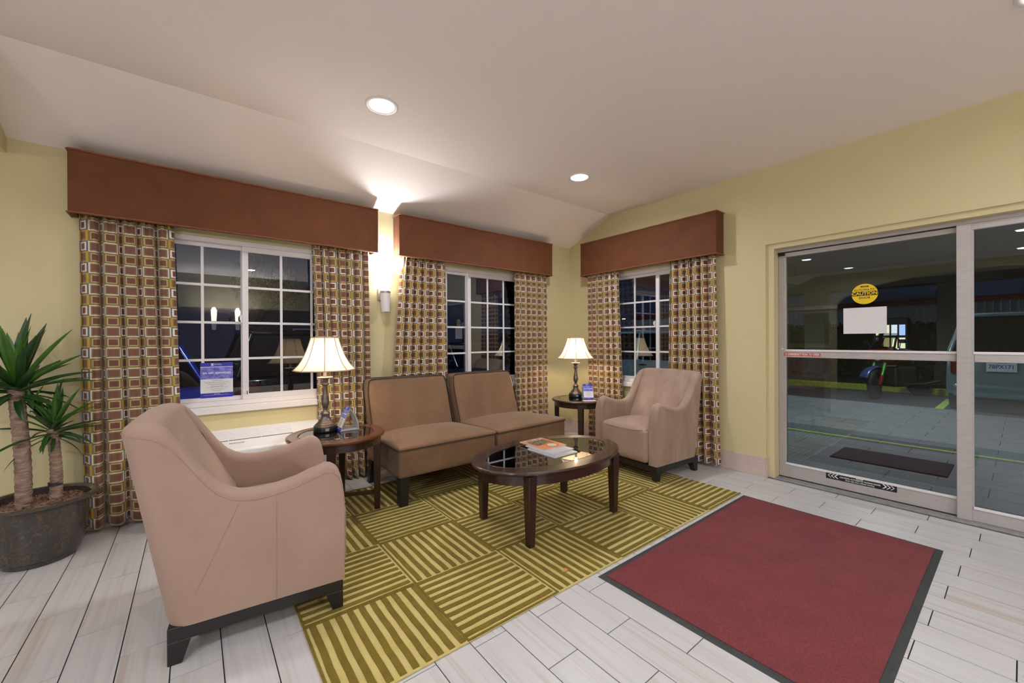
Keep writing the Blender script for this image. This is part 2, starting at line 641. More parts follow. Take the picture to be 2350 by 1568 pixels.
# the small bulkhead at the left end of the window wall
tag(MB().prism([(2.95, 2.36), (WY, 2.36), (WY, 2.55), (2.95, 2.75)], 0, -1.7, -0.872).build('trim_1', wall_m), kind='structure')

# ------------------------------------------------------------------ floor tiles
PX, PY, X0 = 0.1575, 0.495, -0.547
GAP = 0.0042
fl = tag(MB().box(XL-2.4, WX+0.1, YF, WY, -0.06, -0.0035).build('floor', grout_m), kind='structure')
full_tile = MB().box(-(PX-GAP)/2, (PX-GAP)/2, -(PY-GAP)/2, (PY-GAP)/2, -0.010, 0.0).mesh('tile', tile_m)
rest = MB()
cand = []
RUG = (0.355, 3.39, 1.387, 3.385)
MAT_ = (1.63, 3.375, 0.287, 1.362)
k0 = int(math.floor((XL-2.4-X0)/PX))
k1 = int(math.ceil((WX-X0)/PX))
for k in range(k0, k1+1):
    xa, xb = X0+k*PX, X0+(k+1)*PX
    xa2, xb2 = max(xa, XL-2.4), min(xb, WX)
    if xb2-xa2 < 0.01:
        continue
    ph = 0.212-0.2583*k
    j0 = int(math.floor((YF-ph)/PY))-1
    j1 = int(math.ceil((WY-ph)/PY))+1
    for j in range(j0, j1):
        ya, yb = ph+j*PY, ph+(j+1)*PY
        ya2, yb2 = max(ya, YF), min(yb, WY)
        if yb2-ya2 < 0.01:
            continue
        cx, cy = (xa2+xb2)/2, (ya2+yb2)/2
        vis = False
        for px, py in ((cx, cy), (xa2, ya2), (xb2, ya2), (xa2, yb2), (xb2, yb2)):
            q = on_screen((px, py, 0))
            if q and -5 < q[0] < 2355 and q[1] < 1575:
                vis = True
        hid = (xa2 > RUG[0] and xb2 < RUG[1] and ya2 > RUG[2] and yb2 < RUG[3]) or \
              (xa2 > MAT_[0] and xb2 < MAT_[1] and ya2 > MAT_[2] and yb2 < MAT_[3])
        whole = abs((xb2-xa2)-PX) < 1e-6 and abs((yb2-ya2)-PY) < 1e-6
        cand.append((0 if (vis and not hid) else 1, math.hypot(cx, cy), cx, cy, xa2, xb2, ya2, yb2, whole))
cand.sort()
nt_ = 0
for pr, dist, cx, cy, xa2, xb2, ya2, yb2, whole in cand:
    g = GAP/2
    if pr == 0 and nt_ < 298:
        nt_ += 1
        dz = random.uniform(-0.0004, 0.0)
        if whole:
            link_mesh('tile', full_tile, fl, (cx, cy, dz))
        else:
            MB().box(xa2+g, xb2-g, ya2+g, yb2-g, -0.010, dz).build('tile', tile_m, fl)
    else:
        rest.box(xa2+g, xb2-g, ya2+g, yb2-g, -0.010, 0.0)
tag(rest.build('tile_field', tile_m, fl), kind='stuff')

# ------------------------------------------------------------------ skirting tiles
def skirting(name, axis, a0, a1, plane, sgn, step=0.49, h=0.172, first=0.0):
    root = struct(name)
    a = a0
    first_len = first if first else step
    L = first_len
    while a < a1-0.004:
        b = min(a+L, a1)
        m_ = MB()
        if axis == 'x':
            m_.box(a+0.001, b-0.001, *sorted((plane, plane+sgn*0.014)), 0.0005, h)
        else:
            m_.box(*sorted((plane, plane+sgn*0.014)), a+0.001, b-0.001, 0.0005, h)
        m_.build('skirting_tile', base_m, root, bevel=0.001, seg=1)
        a = b
        L = step
    return root
skirting('baseboard_back', 'x', XL, WX-0.014, WY, -1)
skirting('baseboard_right', 'y', 1.413, WY, WX, -1, first=0.42)
skirting('baseboard_right_end', 'y', YF, DOOR[0], WX, -1)
rb = struct('baseboard_jamb')
MB().box(WX-0.013, WX+0.05, 1.399, 1.413, 0.0005, 0.172).build('skirting_tile', base_m, rb, bevel=0.001, seg=1)
skirting('baseboard_front', 'x', XL, WX, YF, 1)

# ------------------------------------------------------------------ windows
def window(name, mapf, u0, u1, z0, z1, mid, cols, flip=False):
    """mapf(u, depth, z): u along the wall, depth outward from the inner wall face"""
    root = struct(name)
    def bar(mb_, ua, ub, da, db, za, zb):
        ps = [mapf(u, d, z) for z in (za, zb) for d in (da, db) for u in (ua, ub)]
        mb_.add(ps, [(0, 2, 3, 1), (4, 5, 7, 6), (0, 1, 5, 4), (2, 6, 7, 3), (0, 4, 6, 2), (1, 3, 7, 5)])
    fr = MB()
    bar(fr, u0, u1, 0.005, 0.11, z1-0.035, z1)
    bar(fr, u0, u1, 0.005, 0.11, z0, z0+0.035)
    bar(fr, u0, u0+0.035, 0.005, 0.11, z0+0.035, z1-0.035)
    bar(fr, u1-0.035, u1, 0.005, 0.11, z0+0.035, z1-0.035)
    fr.build('window_frame', white_m, root, bevel=0.003, seg=1)
    sl = MB()
    bar(sl, u0-0.03, u1+0.03, -0.034, 0.005, z0-0.052, z0)
    sl.build('window_sill', base_m if False else white_m, root, bevel=0.004)
    for side in (0, 1):
        # side 1 = sliding sash, nearer the room, wider rails
        d0 = 0.020 if side else 0.052
        d1 = d0+0.026
        a, b = (u0+0.035, mid+0.012) if side == 0 else (mid-0.012, u1-0.035)
        st = 0.030 if side == 0 else 0.042
        za, zb = z0+0.035, z1-0.035
        sash = MB()
        bar(sash, a, b, d0, d1, za, za+st)
        bar(sash, a, b, d0, d1, zb-st, zb)
        bar(sash, a, a+st, d0, d1, za+st, zb-st)
        bar(sash, b-st, b, d0, d1, za+st, zb-st)
        so = sash.build('sash', white_m, root, bevel=0.003, seg=1)
        ga, gb, gz0, gz1 = a+st, b-st, za+st, zb-st
        n, mw = cols, 0.009
        us = [ga+(gb-ga)*i/n for i in range(n+1)]
        zs = [gz0+(gz1-gz0)*i/4 for i in range(5)]
        dm = (d0+d1)/2
        for i in range(1, n):
            t = MB()
            bar(t, us[i]-mw, us[i]+mw, dm-0.006, dm+0.006, gz0, gz1)
            t.build('muntin', white_m, so)
        for j in range(1, 4):
            for i in range(n):
                t = MB()
                bar(t, us[i]+(mw if i else 0), us[i+1]-(mw if i < n-1 else 0), dm-0.006, dm+0.006, zs[j]-mw, zs[j]+mw)
                t.build('muntin', white_m, so)
        for i in range(n):
            for j in range(4):
                t = MB()
                bar(t, us[i]+(mw if i else 0), us[i+1]-(mw if i < n-1 else 0), dm-0.0015, dm+0.0015,
                    zs[j]+(mw if j else 0), zs[j+1]-(mw if j < 3 else 0))
                t.build('pane', glass_m, so)
    lt = MB()
    zc = (z0+z1)/2+0.03
    bar(lt, mid-0.024, mid-0.012, 0.004, 0.020, zc-0.03, zc+0.03)
    bar(lt, mid-0.030, mid-0.022, -0.002, 0.010, zc-0.012, zc+0.022)
    lt.build('sash_lock', white_m, root, bevel=0.002, seg=1)
    kh = MB()
    bar(kh, mid+0.016, mid+0.021, 0.0185, 0.021, z0+0.072, z0+0.10)
    kh.build('keyhole', black_m, root)
    return root
mapB = lambda u, d, z: (u, WY+d, z)
mapR = lambda u, d, z: (WX+d, u, z)
window('window_1', mapB, *WIN1, 0.312, 3)
window('window_2', mapB, *WIN2, 2.385, 3)
window('window_3', lambda u, d, z: (WX+d, 5.03-u, z), *WIN3, 2.535, 2)
# (window 3 is laid out mirrored so that its sliding sash is on the door side)

# ------------------------------------------------------------------ entrance: automatic sliding door
dr = struct('door_1')
J = MB()
J.box(WX+0.02, WX+0.20, 1.353, 1.413, 0.0, 2.054)
J.box(WX+0.02, WX+0.20, DOOR[0], 1.353, 2.012, 2.054)
J.build('door_lining', wall_m, dr)
H = MB()
H.box(4.06, 4.17, DOOR[0], 1.353, 1.985, 2.012)
H.build('head_track', alu_m, dr, bevel=0.002, seg=1)
MB().box(4.085, 4.10, 0.28, 1.345, 1.978, 1.985).build('track_gap', black_m, dr)
MB().box(3.985, 4.18, DOOR[0], 1.40, -0.004, 0.008).build('threshold', alu_d, dr, bevel=0.002, seg=1)
MB().box(4.085, 4.145, 0.26, 1.35, 0.0082, 0.0115).build('floor_track', black_m, dr)
MB().box(4.075, 4.086, 1.30, 1.345, 1.955, 1.984).build('hinge_block', black_m, dr)

def glazed_leaf(name, y0, y1, x0, x1, stile0, stile1, zb, zt, brail, trail, mz0, mz1):
    f_ = MB()
    f_.box(x0, x1, y0, y1, zb, zb+brail)
    f_.box(x0, x1, y0, y1, zt-trail, zt)
    f_.box(x0, x1, y0, y0+stile0, zb+brail, zt-trail)
    f_.box(x0, x1, y1-stile1, y1, zb+brail, zt-trail)
    f_.box(x0, x1, y0+stile0, y1-stile1, mz0, mz1)
    leaf = f_.build(name, alu_m, dr, bevel=0.003, seg=1)
    xm = (x0+x1)/2
    bead = MB()
    for za, zb_ in ((zb+brail, mz0), (mz1, zt-trail)):
        t = MB().box(xm-0.002, xm+0.002, y0+stile0, y1-stile1, za, zb_).build('pane', dglass_m, leaf)
        bead.box(x0-0.006, x0+0.004, y0+stile0-0.002, y1-stile1+0.002, za-0.010, za+0.006)
    bead.build('glazing_bead', white_m, leaf)
    return leaf
slide = glazed_leaf('sliding_leaf', 0.235, 1.352, 4.09, 4.13, 0.05, 0.056, 0.012, 1.985, 0.122, 0.042, 1.063, 1.126)
fixed = glazed_leaf('fixed_leaf', DOOR[0]+0.01, 0.282, 4.055, 4.088, 0.05, 0.078, 0.008, 1.985, 0.092, 0.045, 1.063, 1.126)
fixed['label'] = 'fixed aluminium leaf'
MB().box(4.046, 4.056, 0.214, 0.282, 0.008, 1.985).build('meeting_post', alu_m, dr, bevel=0.002, seg=1)
MB().lathe([(0.011, 0), (0.011, 0.004), (0.004, 0.008), (0, 0.008)], 14).build('lock_button', ivory_m, dr, smooth=40).matrix_local = \
    Matrix.Translation((4.09, 1.325, 1.135)) @ Matrix.Rotation(R(-90), 4, 'Y')
RX = (R(90), 0, R(-90))          # text facing the room (towards -x)
# yellow round sticker
st = MB()
st.lathe([(0.079, 0), (0.079, 0.0016)], 48)
so = st.build('caution_sticker', yellow_m, slide)
SM = Matrix.Translation((4.1075, 0.768, 1.571)) @ Matrix.Rotation(R(-90), 4, 'Y')
so.matrix_local = SM
so['label'] = 'round yellow caution sticker'
lx = 0.0019
def sticker_txt(txt, size, m_, z, bold=0.0, xs=1.0):
    o = put_text(txt, size, m_, so, (0, 0, 0), (0, 0, 0), bold=bold, xs=xs)
    o.matrix_local = SM.inverted() @ (Matrix.Translation((4.1075-lx-0.0004, 0.768, 1.571+z)) @ Euler(RX).to_matrix().to_4x4())
    return o
bb = MB().box(-0.0775, 0.0775, -0.0165, 0.0165, 0, 0.0004).build('band', ink_m, so)
bb.matrix_local = SM.inverted() @ (Matrix.Translation((4.1075-0.0017, 0.768, 1.574)) @ Euler(RX).to_matrix().to_4x4())
sticker_txt('AUTOMATIC', 0.0225, ink_m, 0.032, 0.0)
sticker_txt('CAUTION', 0.0335, yellow_m, 0.003, 0.0008)
sticker_txt('DOOR', 0.0225, ink_m, -0.030, 0.0004)
pill = MB().rbox(-0.024, 0.024, -0.0055, 0.0055, 0, 0.0006, 0.00029, n=2).build('logo_pill', ink_m, so)
pill.matrix_local = SM.inverted() @ (Matrix.Translation((4.1075-0.0017, 0.768, 1.571+0.058)) @ Euler(RX).to_matrix().to_4x4())
sticker_txt('STANLEY', 0.0085, yellow_m, 0.058)
# red emergency strip
es = MB().box(4.0885, 4.0899, 1.046, 1.310, 1.0775, 1.1015).build('emergency_strip', red_m, slide)
es['label'] = 'red emergency strip'
put_text('IN EMERGENCY PUSH TO OPEN', 0.0235, white_ink, es, (4.0881, 1.178, 1.0890), RX, bold=0.0003, xs=0.74)
# black caution strip on the bottom rail
cs = MB().box(4.0880, 4.0899, 0.584, 1.012, 0.078, 0.132).build('caution_strip', ink_m, slide)
cs['label'] = 'black caution strip'
put_text('CAUTION: AUTOMATIC SLIDING DOOR', 0.0155, white_ink, cs, (4.0876, 0.798, 0.1055), RX, bold=0.0003, xs=0.88)
put_text('Door may close without warning', 0.0145, white_ink, cs, (4.0876, 0.798, 0.0900), RX, bold=0.0002, xs=0.90)
pp = MB().rbox(-0.021, 0.021, -0.0042, 0.0042, 0, 0.0006, 0.00029, n=2).build('logo_pill', white_ink, cs)
pp.matrix_local = Matrix.Translation((4.0877, 0.798, 0.1205)) @ Euler(RX).to_matrix().to_4x4()
put_text('STANLEY', 0.0065, ink_m, cs, (4.0866, 0.798, 0.1205), RX)
for sgn, yb in ((1, 1.000), (-1, 0.596)):
    for q in range(3):
        y = yb-sgn*q*0.021
        t = 0.0055+0.002*q
        poly = []
        for dy, dz in ((0, 0), (0.019, 0.017), (0.019+t, 0.017), (t, 0), (0.019+t, -0.017), (0.019, -0.017)):
            poly.append((y-sgn*dy, 0.105+dz))
        MB().prism(poly, 0, 4.0873, 4.0880).build('chevron', white_ink, cs)

RZ, PILE = 0.0070, 0.0025            # rug ground height and raised pile
RTOP = RZ+PILE
def drop(t, lx_, ly_):
    '''0 where a leg stands on the rug, else the distance down to the tiles (t: thing raised to RTOP)'''
    c, s_ = math.cos(t.rotation_euler.z), math.sin(t.rotation_euler.z)
    x, y = t.location.x+c*lx_-s_*ly_, t.location.y+s_*lx_+c*ly_
    return 0.0 if (RUG[0] < x < RUG[1] and RUG[2] < y < RUG[3]) else -t.location.z
# ------------------------------------------------------------------ recessed ceiling lights
can_labels = {0: 'recessed round ceiling light above the beige armchair with its back to the lobby',
              1: 'recessed round ceiling light above the brown sofa and the corner lamp',
              3: 'recessed round ceiling light above the red entrance mat',
              2: 'recessed round ceiling light just left of the potted yucca end of the window wall',
              4: 'recessed round ceiling light over the bare tiles in front of the rug',
              5: 'recessed round ceiling light over the bare tiles left of the armchair turned away',
              6: 'recessed round ceiling light near the pair of sconces on the dark wall',
              7: 'recessed round ceiling light between the entrance and the dark wall',
              8: 'recessed round ceiling light in front of the arch opening',
              9: 'recessed round ceiling light beside the panelled pier of the arch'}
for i, (x, y) in enumerate(CANS):
    t = thing('ceiling_light', can_labels.get(i, 'recessed round ceiling light over the open lobby floor'), 'ceiling light', (x, y, CEIL), 0, 'recessed ceiling lights')
    MB().lathe([(0.103, 0.0), (0.103, -0.004), (0.094, -0.008), (0.078, -0.004), (0.074, 0.004)], 40, close=False).build('trim_ring', white_m, t, smooth=50)
    MB().lathe([(0.0, -0.0035), (0.05, -0.0035), (0.077, -0.0015)], 40, close=False).build('lens', can_m, t, smooth=50)

# ------------------------------------------------------------------ valances
def valance(label, mapf, u0, u1, z0, z1, d=0.15):
    t = thing('valance', label, 'valance', (0, 0, 0), 0, 'upholstered valances over the windows')
    def bx(ua, ub, da, db, za, zb):
        ps = [mapf(u, -q, z) for z in (za, zb) for q in (da, db) for u in (ua, ub)]
        return MB().add(ps, [(0, 2, 3, 1), (4, 5, 7, 6), (0, 1, 5, 4), (2, 6, 7, 3), (0, 4, 6, 2), (1, 3, 7, 5)])
    bx(u0, u1, d-0.03, d, z0, z1).build('front_panel', rust_m, t, bevel=0.008, seg=3)
    bx(u0, u0+0.03, 0.002, d-0.03, z0, z1).build('side_panel', rust_m, t, bevel=0.006, seg=2)
    bx(u1-0.03, u1, 0.002, d-0.03, z0, z1).build('side_panel', rust_m, t, bevel=0.006, seg=2)
    bx(u0+0.03, u1-0.03, 0.002, d-0.03, z1-0.04, z1-0.02).build('top_board', rust_m, t)
    for z in (z0+0.004, z1-0.002):
        pts = [mapf(u0-0.003, -0.004, z), mapf(u0-0.003, -d+0.006, z), mapf(u0+0.006, -d-0.003, z)]
        n = 24
        pts += [mapf(u0+0.006+(u1-u0-0.012)*i/n, -d-0.003, z+0.0012*math.sin(i*2.1)) for i in range(1, n)]
        pts += [mapf(u1-0.006, -d-0.003, z), mapf(u1+0.003, -d+0.006, z), mapf(u1+0.003, -0.004, z)]
        MB().tube(pts, 0.0062, 8).build('welt_cord', rust_p, t, smooth=60)
    return t
valance('long rust suede valance over the window with the blue poster', mapB, -0.602, 1.32, 2.022, 2.414)
valance('rust suede valance over the window behind the brown sofa', mapB, 1.517, 3.502, 2.022, 2.414)
valance('rust suede valance over the entrance-wall window behind the armchair', mapR, 1.768, 3.449, 2.022, 2.425)

# ------------------------------------------------------------------ curtains
def curtain(label, mapf, top, bot, z0, z1, nf, seed, depth=0.080, off=0.0):
    rnd = random.Random(seed)
    per = 18
    cols = nf*per
    zs = [z0+(z1-z0)*i/28 for i in range(25)] + [z1-0.16, z1-0.12, z1-0.085, z1-0.05, z1-0.02, z1]
    zs = sorted(set(round(z, 4) for z in zs))
    warp = [rnd.uniform(-0.16, 0.16) for _ in range(nf+1)]
    amps = [rnd.uniform(0.65, 1.15) for _ in range(nf+1)]
    def shape(t, h):
        s = t*nf
        i = int(min(s, nf-1e-6))
        fr = s-i
        ph = s + warp[i]*(1-fr)+warp[i+1]*fr
        a = amps[i]*(1-fr)+amps[i+1]*fr
        v = abs((ph % 1.0)-0.5)*2
        g = 1-2*v**3.2
        g2 = 0.16*math.cos(4*PI*ph+seed)
        amp = 0.029
        if h > 0.93:
            k = (h-0.93)/0.07
            amp = 0.029*(1-k)+0.022*k
            g2 += 0.55*k*math.cos(6*PI*ph)*(1 if g > 0 else 0)
        amp *= 1.0+0.18*(1-h)
        return -(depth+amp*(g+g2)*a)
    vs, uv = [], []
    mid = []
    for c in range(cols+1):
        t = c/cols
        u = (top[0]+bot[0])/2+((top[1]+bot[1])-(top[0]+bot[0]))/2*t
        mid.append((u, shape(t, 0.5)))
    arc = [0.0]
    for c in range(cols):
        arc.append(arc[-1]+math.hypot(mid[c+1][0]-mid[c][0], mid[c+1][1]-mid[c][1]))
    for z in zs:
        h = (z-z0)/(z1-z0)
        for c in range(cols+1):
            t = c/cols
            a = bot[0]+(top[0]-bot[0])*h**0.8
            b = bot[1]+(top[1]-bot[1])*h**0.8
            u = a+(b-a)*t+0.006*math.sin(3.1*h+seed+t*7)*(1-h)
            zz = z + (0.010*math.sin(t*nf*2*PI+1.0)*(1-h)**8)
            vs.append(mapf(u, shape(t, h), zz))
            uv.append((arc[c]+off, z+5.0))
    n = cols+1
    fs = [(j*n+i, j*n+i+1, (j+1)*n+i+1, (j+1)*n+i) for j in range(len(zs)-1) for i in range(cols)]
    m_ = MB()
    m_.v, m_.f, m_.uv = [tuple(p) for p in vs], fs, uv
    o = m_.build('curtain', curtain_m, None, smooth=80)
    sd = o.modifiers.new('cloth', 'SOLIDIFY')
    sd.thickness = 0.003
    sd.offset = 0.0
    return tag(o, label, 'curtain', 'square-patterned curtains')
curtain('patterned curtain panel beside the potted yucca', mapB, (-0.565, -0.105), (-0.545, -0.045), 0.028, 2.045, 5, 3, depth=0.066)
curtain('patterned curtain panel behind the end table with the acrylic stand', mapB, (0.785, 1.262), (0.86, 1.285), 0.022, 2.045, 7, 11, off=0.04)
curtain('patterned curtain panel right of the wall sconce, flaring behind the sofa', mapB, (1.560, 2.035), (1.42, 2.075), 0.03, 2.045, 6, 5, off=0.02)
curtain('patterned curtain panel beside the corner, right end of the sofa', mapB, (2.960, 3.462), (2.965, 3.475), 0.03, 2.045, 6, 8, off=0.05)
mapR3 = lambda u, d, z: (WX+d, u, z)
curtain('patterned curtain panel behind the corner lamp', mapR3, (3.392, 2.930), (3.375, 2.845), 0.03, 2.045, 6, 21, off=0.01)
curtain('patterned curtain panel behind the armchair, on the door side', mapR3, (2.285, 1.815), (2.31, 1.765), 0.03, 2.045, 6, 32, depth=0.062, off=0.06)

# ------------------------------------------------------------------ armchairs
def armchair(label, loc, rz, worn=False):
    t = thing('armchair', label, 'armchair', (*loc, RTOP), rz, 'beige suede armchairs')
    HX, HY, rc = 0.315, 0.35, 0.085
    prof = [(0.0, 0.908), (0.05, 0.902), (0.085, 0.890), (0.11, 0.866), (0.13, 0.828), (0.15, 0.766), (0.17, 0.706), (0.19, 0.662), (0.215, 0.628), (0.25, 0.609), (0.29, 0.602), (0.34, 0.604),
            (0.42, 0.618), (0.50, 0.645), (0.555, 0.664), (0.585, 0.658), (0.605, 0.638), (0.620, 0.600), (0.628, 0.555), (0.630, 0.52)]
    def ztop(s):
        for (a, za), (b, zb) in zip(prof, prof[1:]):
            if s <= b:
                k = (s-a)/(b-a)
                k = k*k*(3-2*k)*0.4+k*0.6
                return za+(zb-za)*k
        return prof[-1][1]
    side = [0.630, 0.626, 0.619, 0.609, 0.596, 0.578, 0.556, 0.52, 0.48, 0.44, 0.40, 0.36, 0.33, 0.30, 0.275, 0.25, 0.225, 0.20, 0.175, 0.15, 0.125, 0.105, rc]
    path = [(s-HX, -HY) for s in side]
    for i in range(1, 9):
        a = R(-90-90*i/8)
        path.append((-HX+rc+rc*math.cos(a), -HY+rc+rc*math.sin(a)))
    nb = 14
    for i in range(1, nb):
        path.append((-HX, -HY+rc+(2*HY-2*rc)*i/nb))
    half = [(x, -y) for x, y in reversed(path[:len(side)+8])]
    path += half
    Z0 = 0.128
    rings = []
    crest = []
    for x, y in path:
        s = x+HX
        zt = ztop(s)
        wr = max(0.0, min(1.0, 1-(s-0.04)/0.30))
        wr = wr*wr*(3-2*wr)
        back = max(0.0, min(1.0, 1-(s-0.02)/0.16))
        back = back*back*(3-2*back)
        zt += 0.012*back*max(0.0, 1-(abs(y)/0.34)**2)
        def outer(z):
            return Vector((x-0.135*wr*(z-Z0)/0.77, y*(1+0.012*math.sin(PI*min(1, (z-Z0)/0.5))), z))
        def inner(z):
            tr = 0.115+0.15*max(0.0, min(1.0, (0.90-z)/0.45))
            lean = 0.135*(z-Z0)/0.77
            xi = max(x-0.135*wr*(z-Z0)/0.77, -HX+tr-lean)
            ti = 0.082
            yi = max(-HY+ti, min(HY-ti, y))
            return Vector((xi, yi, z))
        r = 0.042
        ring = []
        nz = 9
        for i in range(nz):
            ring.append(outer(Z0+(zt-r-Z0)*i/(nz-1)))
        o0, i0 = outer(zt-r), inner(zt-r)
        for i in range(1, 8):
            a = PI*i/8
            k = (1-math.cos(a))/2
            p = o0.lerp(i0, k)
            p.z = zt-r+r*math.sin(a)**0.8
            ring.append(p)
        zi = 0.40
        for i in range(nz):
            z = (zt-r)+(zi-(zt-r))*i/(nz-1)
            ring.append(inner(z))
        ring.append(inner(0.26))
        ring.append(inner(0.129))
        rings.append(ring)
        crest.append(o0)
    mb_ = MB()
    n = len(rings[0])
    mb_.v = [tuple(p) for r_ in rings for p in r_]
    for j in range(len(rings)-1):
        for i in range(n-1):
            mb_.f.append((j*n+i, j*n+i+1, (j+1)*n+i+1, (j+1)*n+i))
    mb_.f.append(tuple(range(n)))
    mb_.f.append(tuple(range((len(rings)-1)*n, len(rings)*n)))
    shell = mb_.build('shell', suede_worn if worn else suede_m, t, smooth=62)
    pts = [c+Vector((0, 0, 0.004)) + (Vector((c.x, c.y, 0)).normalized()*0.001) for c in crest]
    MB().tube(pts, 0.0017, 6).build('seam', suede_m, shell, smooth=60)
    def bulge(z):
        return HY*(1+0.012*math.sin(PI*min(1, (z-Z0)/0.5)))
    for sg in (-1, 1):
        MB().tube([(0.047, sg*(bulge(z)+0.0006), z) for z in (0.132, 0.18, 0.23, 0.28, 0.33, 0.38, 0.43, 0.48, 0.53, 0.565)], 0.0018, 6).build('seam', suede_m, shell, smooth=60)
        MB().tube([(-0.222+0.137*k/9, sg*(bulge(0.25+0.305*k/9)+0.0006), 0.25+0.305*k/9) for k in range(10)], 0.0018, 6).build('seam', suede_m, shell, smooth=60)
    seat = MB().rbox(-0.16, 0.345, -0.264, 0.264, 0.135, 0.438, 0.045, crown=0.032, n=10, k=4).build('seat', suede_m, t, smooth=70)
    pts = []
    for i in range(21):
        u = -1+2*i/20
        yy = 0.252*u
        pts.append((0.344-0.030*max(0, abs(u)-0.8)/0.2, yy, 0.428-0.018*(1-u*u)))
    MB().tube(pts, 0.0026, 6).build('seam', suede_m, seat, smooth=60)
    base = MB()
    base.box(-HX+0.006, HX-0.006, -HY+0.006, -HY+0.05, 0.076, 0.130)
    base.box(-HX+0.006, HX-0.006, HY-0.05, HY-0.006, 0.076, 0.130)
    base.box(-HX+0.006, -HX+0.05, -HY+0.05, HY-0.05, 0.076, 0.130)
    base.box(HX-0.05, HX-0.006, -HY+0.05, HY-0.05, 0.076, 0.130)
    base.build('base_frame', legblk_m, t, bevel=0.002, seg=1)
    for sx in (-1, 1):
        for sy in (-1, 1):
            MB().taper((sx*(HX-0.006-0.022), sy*(HY-0.006-0.022), drop(t, sx*(HX-0.03), sy*(HY-0.03))), (0.022, 0.022),
                       (sx*(HX-0.006-0.036), sy*(HY-0.006-0.036), 0.0765), (0.036, 0.036)).build('leg', legblk_m, t, bevel=0.002, seg=1)
    return t
a1 = armchair('beige suede armchair turned away, standing half on the rug near the potted yucca', (0.258, 2.300), R(-5.8))
a2 = armchair('beige suede armchair with brushed dark streaks, under the entrance-wall window', (3.412, 2.256), R(176.3), worn=True)

# ------------------------------------------------------------------ sofa: two armless seat modules
def slipper(label, loc, rz, dx, wf=0.872, wb=0.775):
    t = thing('sofa_module', label, 'sofa', (*loc, RTOP), rz, 'brown suede sofa modules')
    hw = wf/2
    D = 0.70
    def tap(p):
        k = 1-(1-wb/wf)*max(0.0, min(1.0, p[1]/D))
        return (p[0]*k+dx*max(0.0, p[1]/D), p[1], p[2])
    MB().rbox(-hw, hw, 0.0, D, 0.205, 0.405, 0.022, n=8, warp=tap).build('seat_base', brown_m, t, smooth=70)
    cu = MB().rbox(-hw-0.004, hw+0.004, -0.006, 0.60, 0.398, 0.436, 0.016, crown=0.046, n=12, warp=tap).build('seat_cushion', brown_m, t, smooth=75)
    def loop(z, e, y1):
        pts = []
        y0 = -e
        for x, y in [(-hw-e, y1), (-hw-e, 0.03), (-hw-e+0.008, y0+0.006), (-hw+0.03, y0)] + [(-hw+0.03+(wf-0.06)*i/10, y0) for i in range(1, 10)] + \
                    [(hw-0.03, y0), (hw+e-0.008, y0+0.006), (hw+e, 0.03), (hw+e, y1)]:
            pts.append(tap((x, y, z)))
        return pts
    MB().tube(loop(0.414, 0.007, 0.58), 0.0042, 6).build('welt_cord', brown_p, cu, smooth=60)
    hb = wb/2
    def lean(p):
        return (dx+p[0]*(1-0.035*max(0, (p[2]-0.7)/0.18)**2), p[1]+0.155*(p[2]-0.40)/0.48, p[2])
    bk = MB().rbox(-hb, hb, 0.545, 0.675, 0.215, 0.880, 0.034, n=10, k=4, warp=lean).build('backrest', brown_m, t, smooth=70)
    for yy in (0.549, 0.671):
        pts = [lean((-hb-0.001, yy, 0.40+0.40*i/6)) for i in range(7)]
        pts += [lean((-hb+0.008, yy, 0.862)), lean((-hb+0.03, yy, 0.879))]
        pts += [lean((-hb+0.03+(wb-0.06)*i/8, yy, 0.8815)) for i in range(1, 8)]
        q = [(2*dx-p[0], p[1], p[2]) for p in reversed(pts[:9])]
        MB().tube(pts+q, 0.0042, 6).build('welt_cord', brown_p, bk, smooth=60)
    for sx in (-1, 1):
        MB().taper((sx*(hw-0.042), 0.040, drop(t, sx*(hw-0.042), 0.040)), (0.030, 0.030), (sx*(hw-0.046), 0.044, 0.212), (0.038, 0.038)).build('leg', legblk_m, t, bevel=0.002, seg=1)
        MB().taper((dx+sx*(hb-0.038), 0.715, drop(t, sx*(hb-0.038), 0.715)), (0.026, 0.026), (dx+sx*(hb-0.046), 0.645, 0.225), (0.034, 0.034)).build('leg', legblk_m, t, bevel=0.002, seg=1)
    return t
slipper('armless brown suede sofa module beside the round end table with the stand', (1.600, 2.803), R(1.0), -0.035)
slipper('armless brown suede sofa module nearest the corner lamp, set slightly askew', (2.496, 2.828), R(3.6), -0.065)

# ------------------------------------------------------------------ tables
def ell(a, b, z, n=72):
    return [(a*math.cos(2*PI*i/n), b*math.sin(2*PI*i/n), z) for i in range(n)]

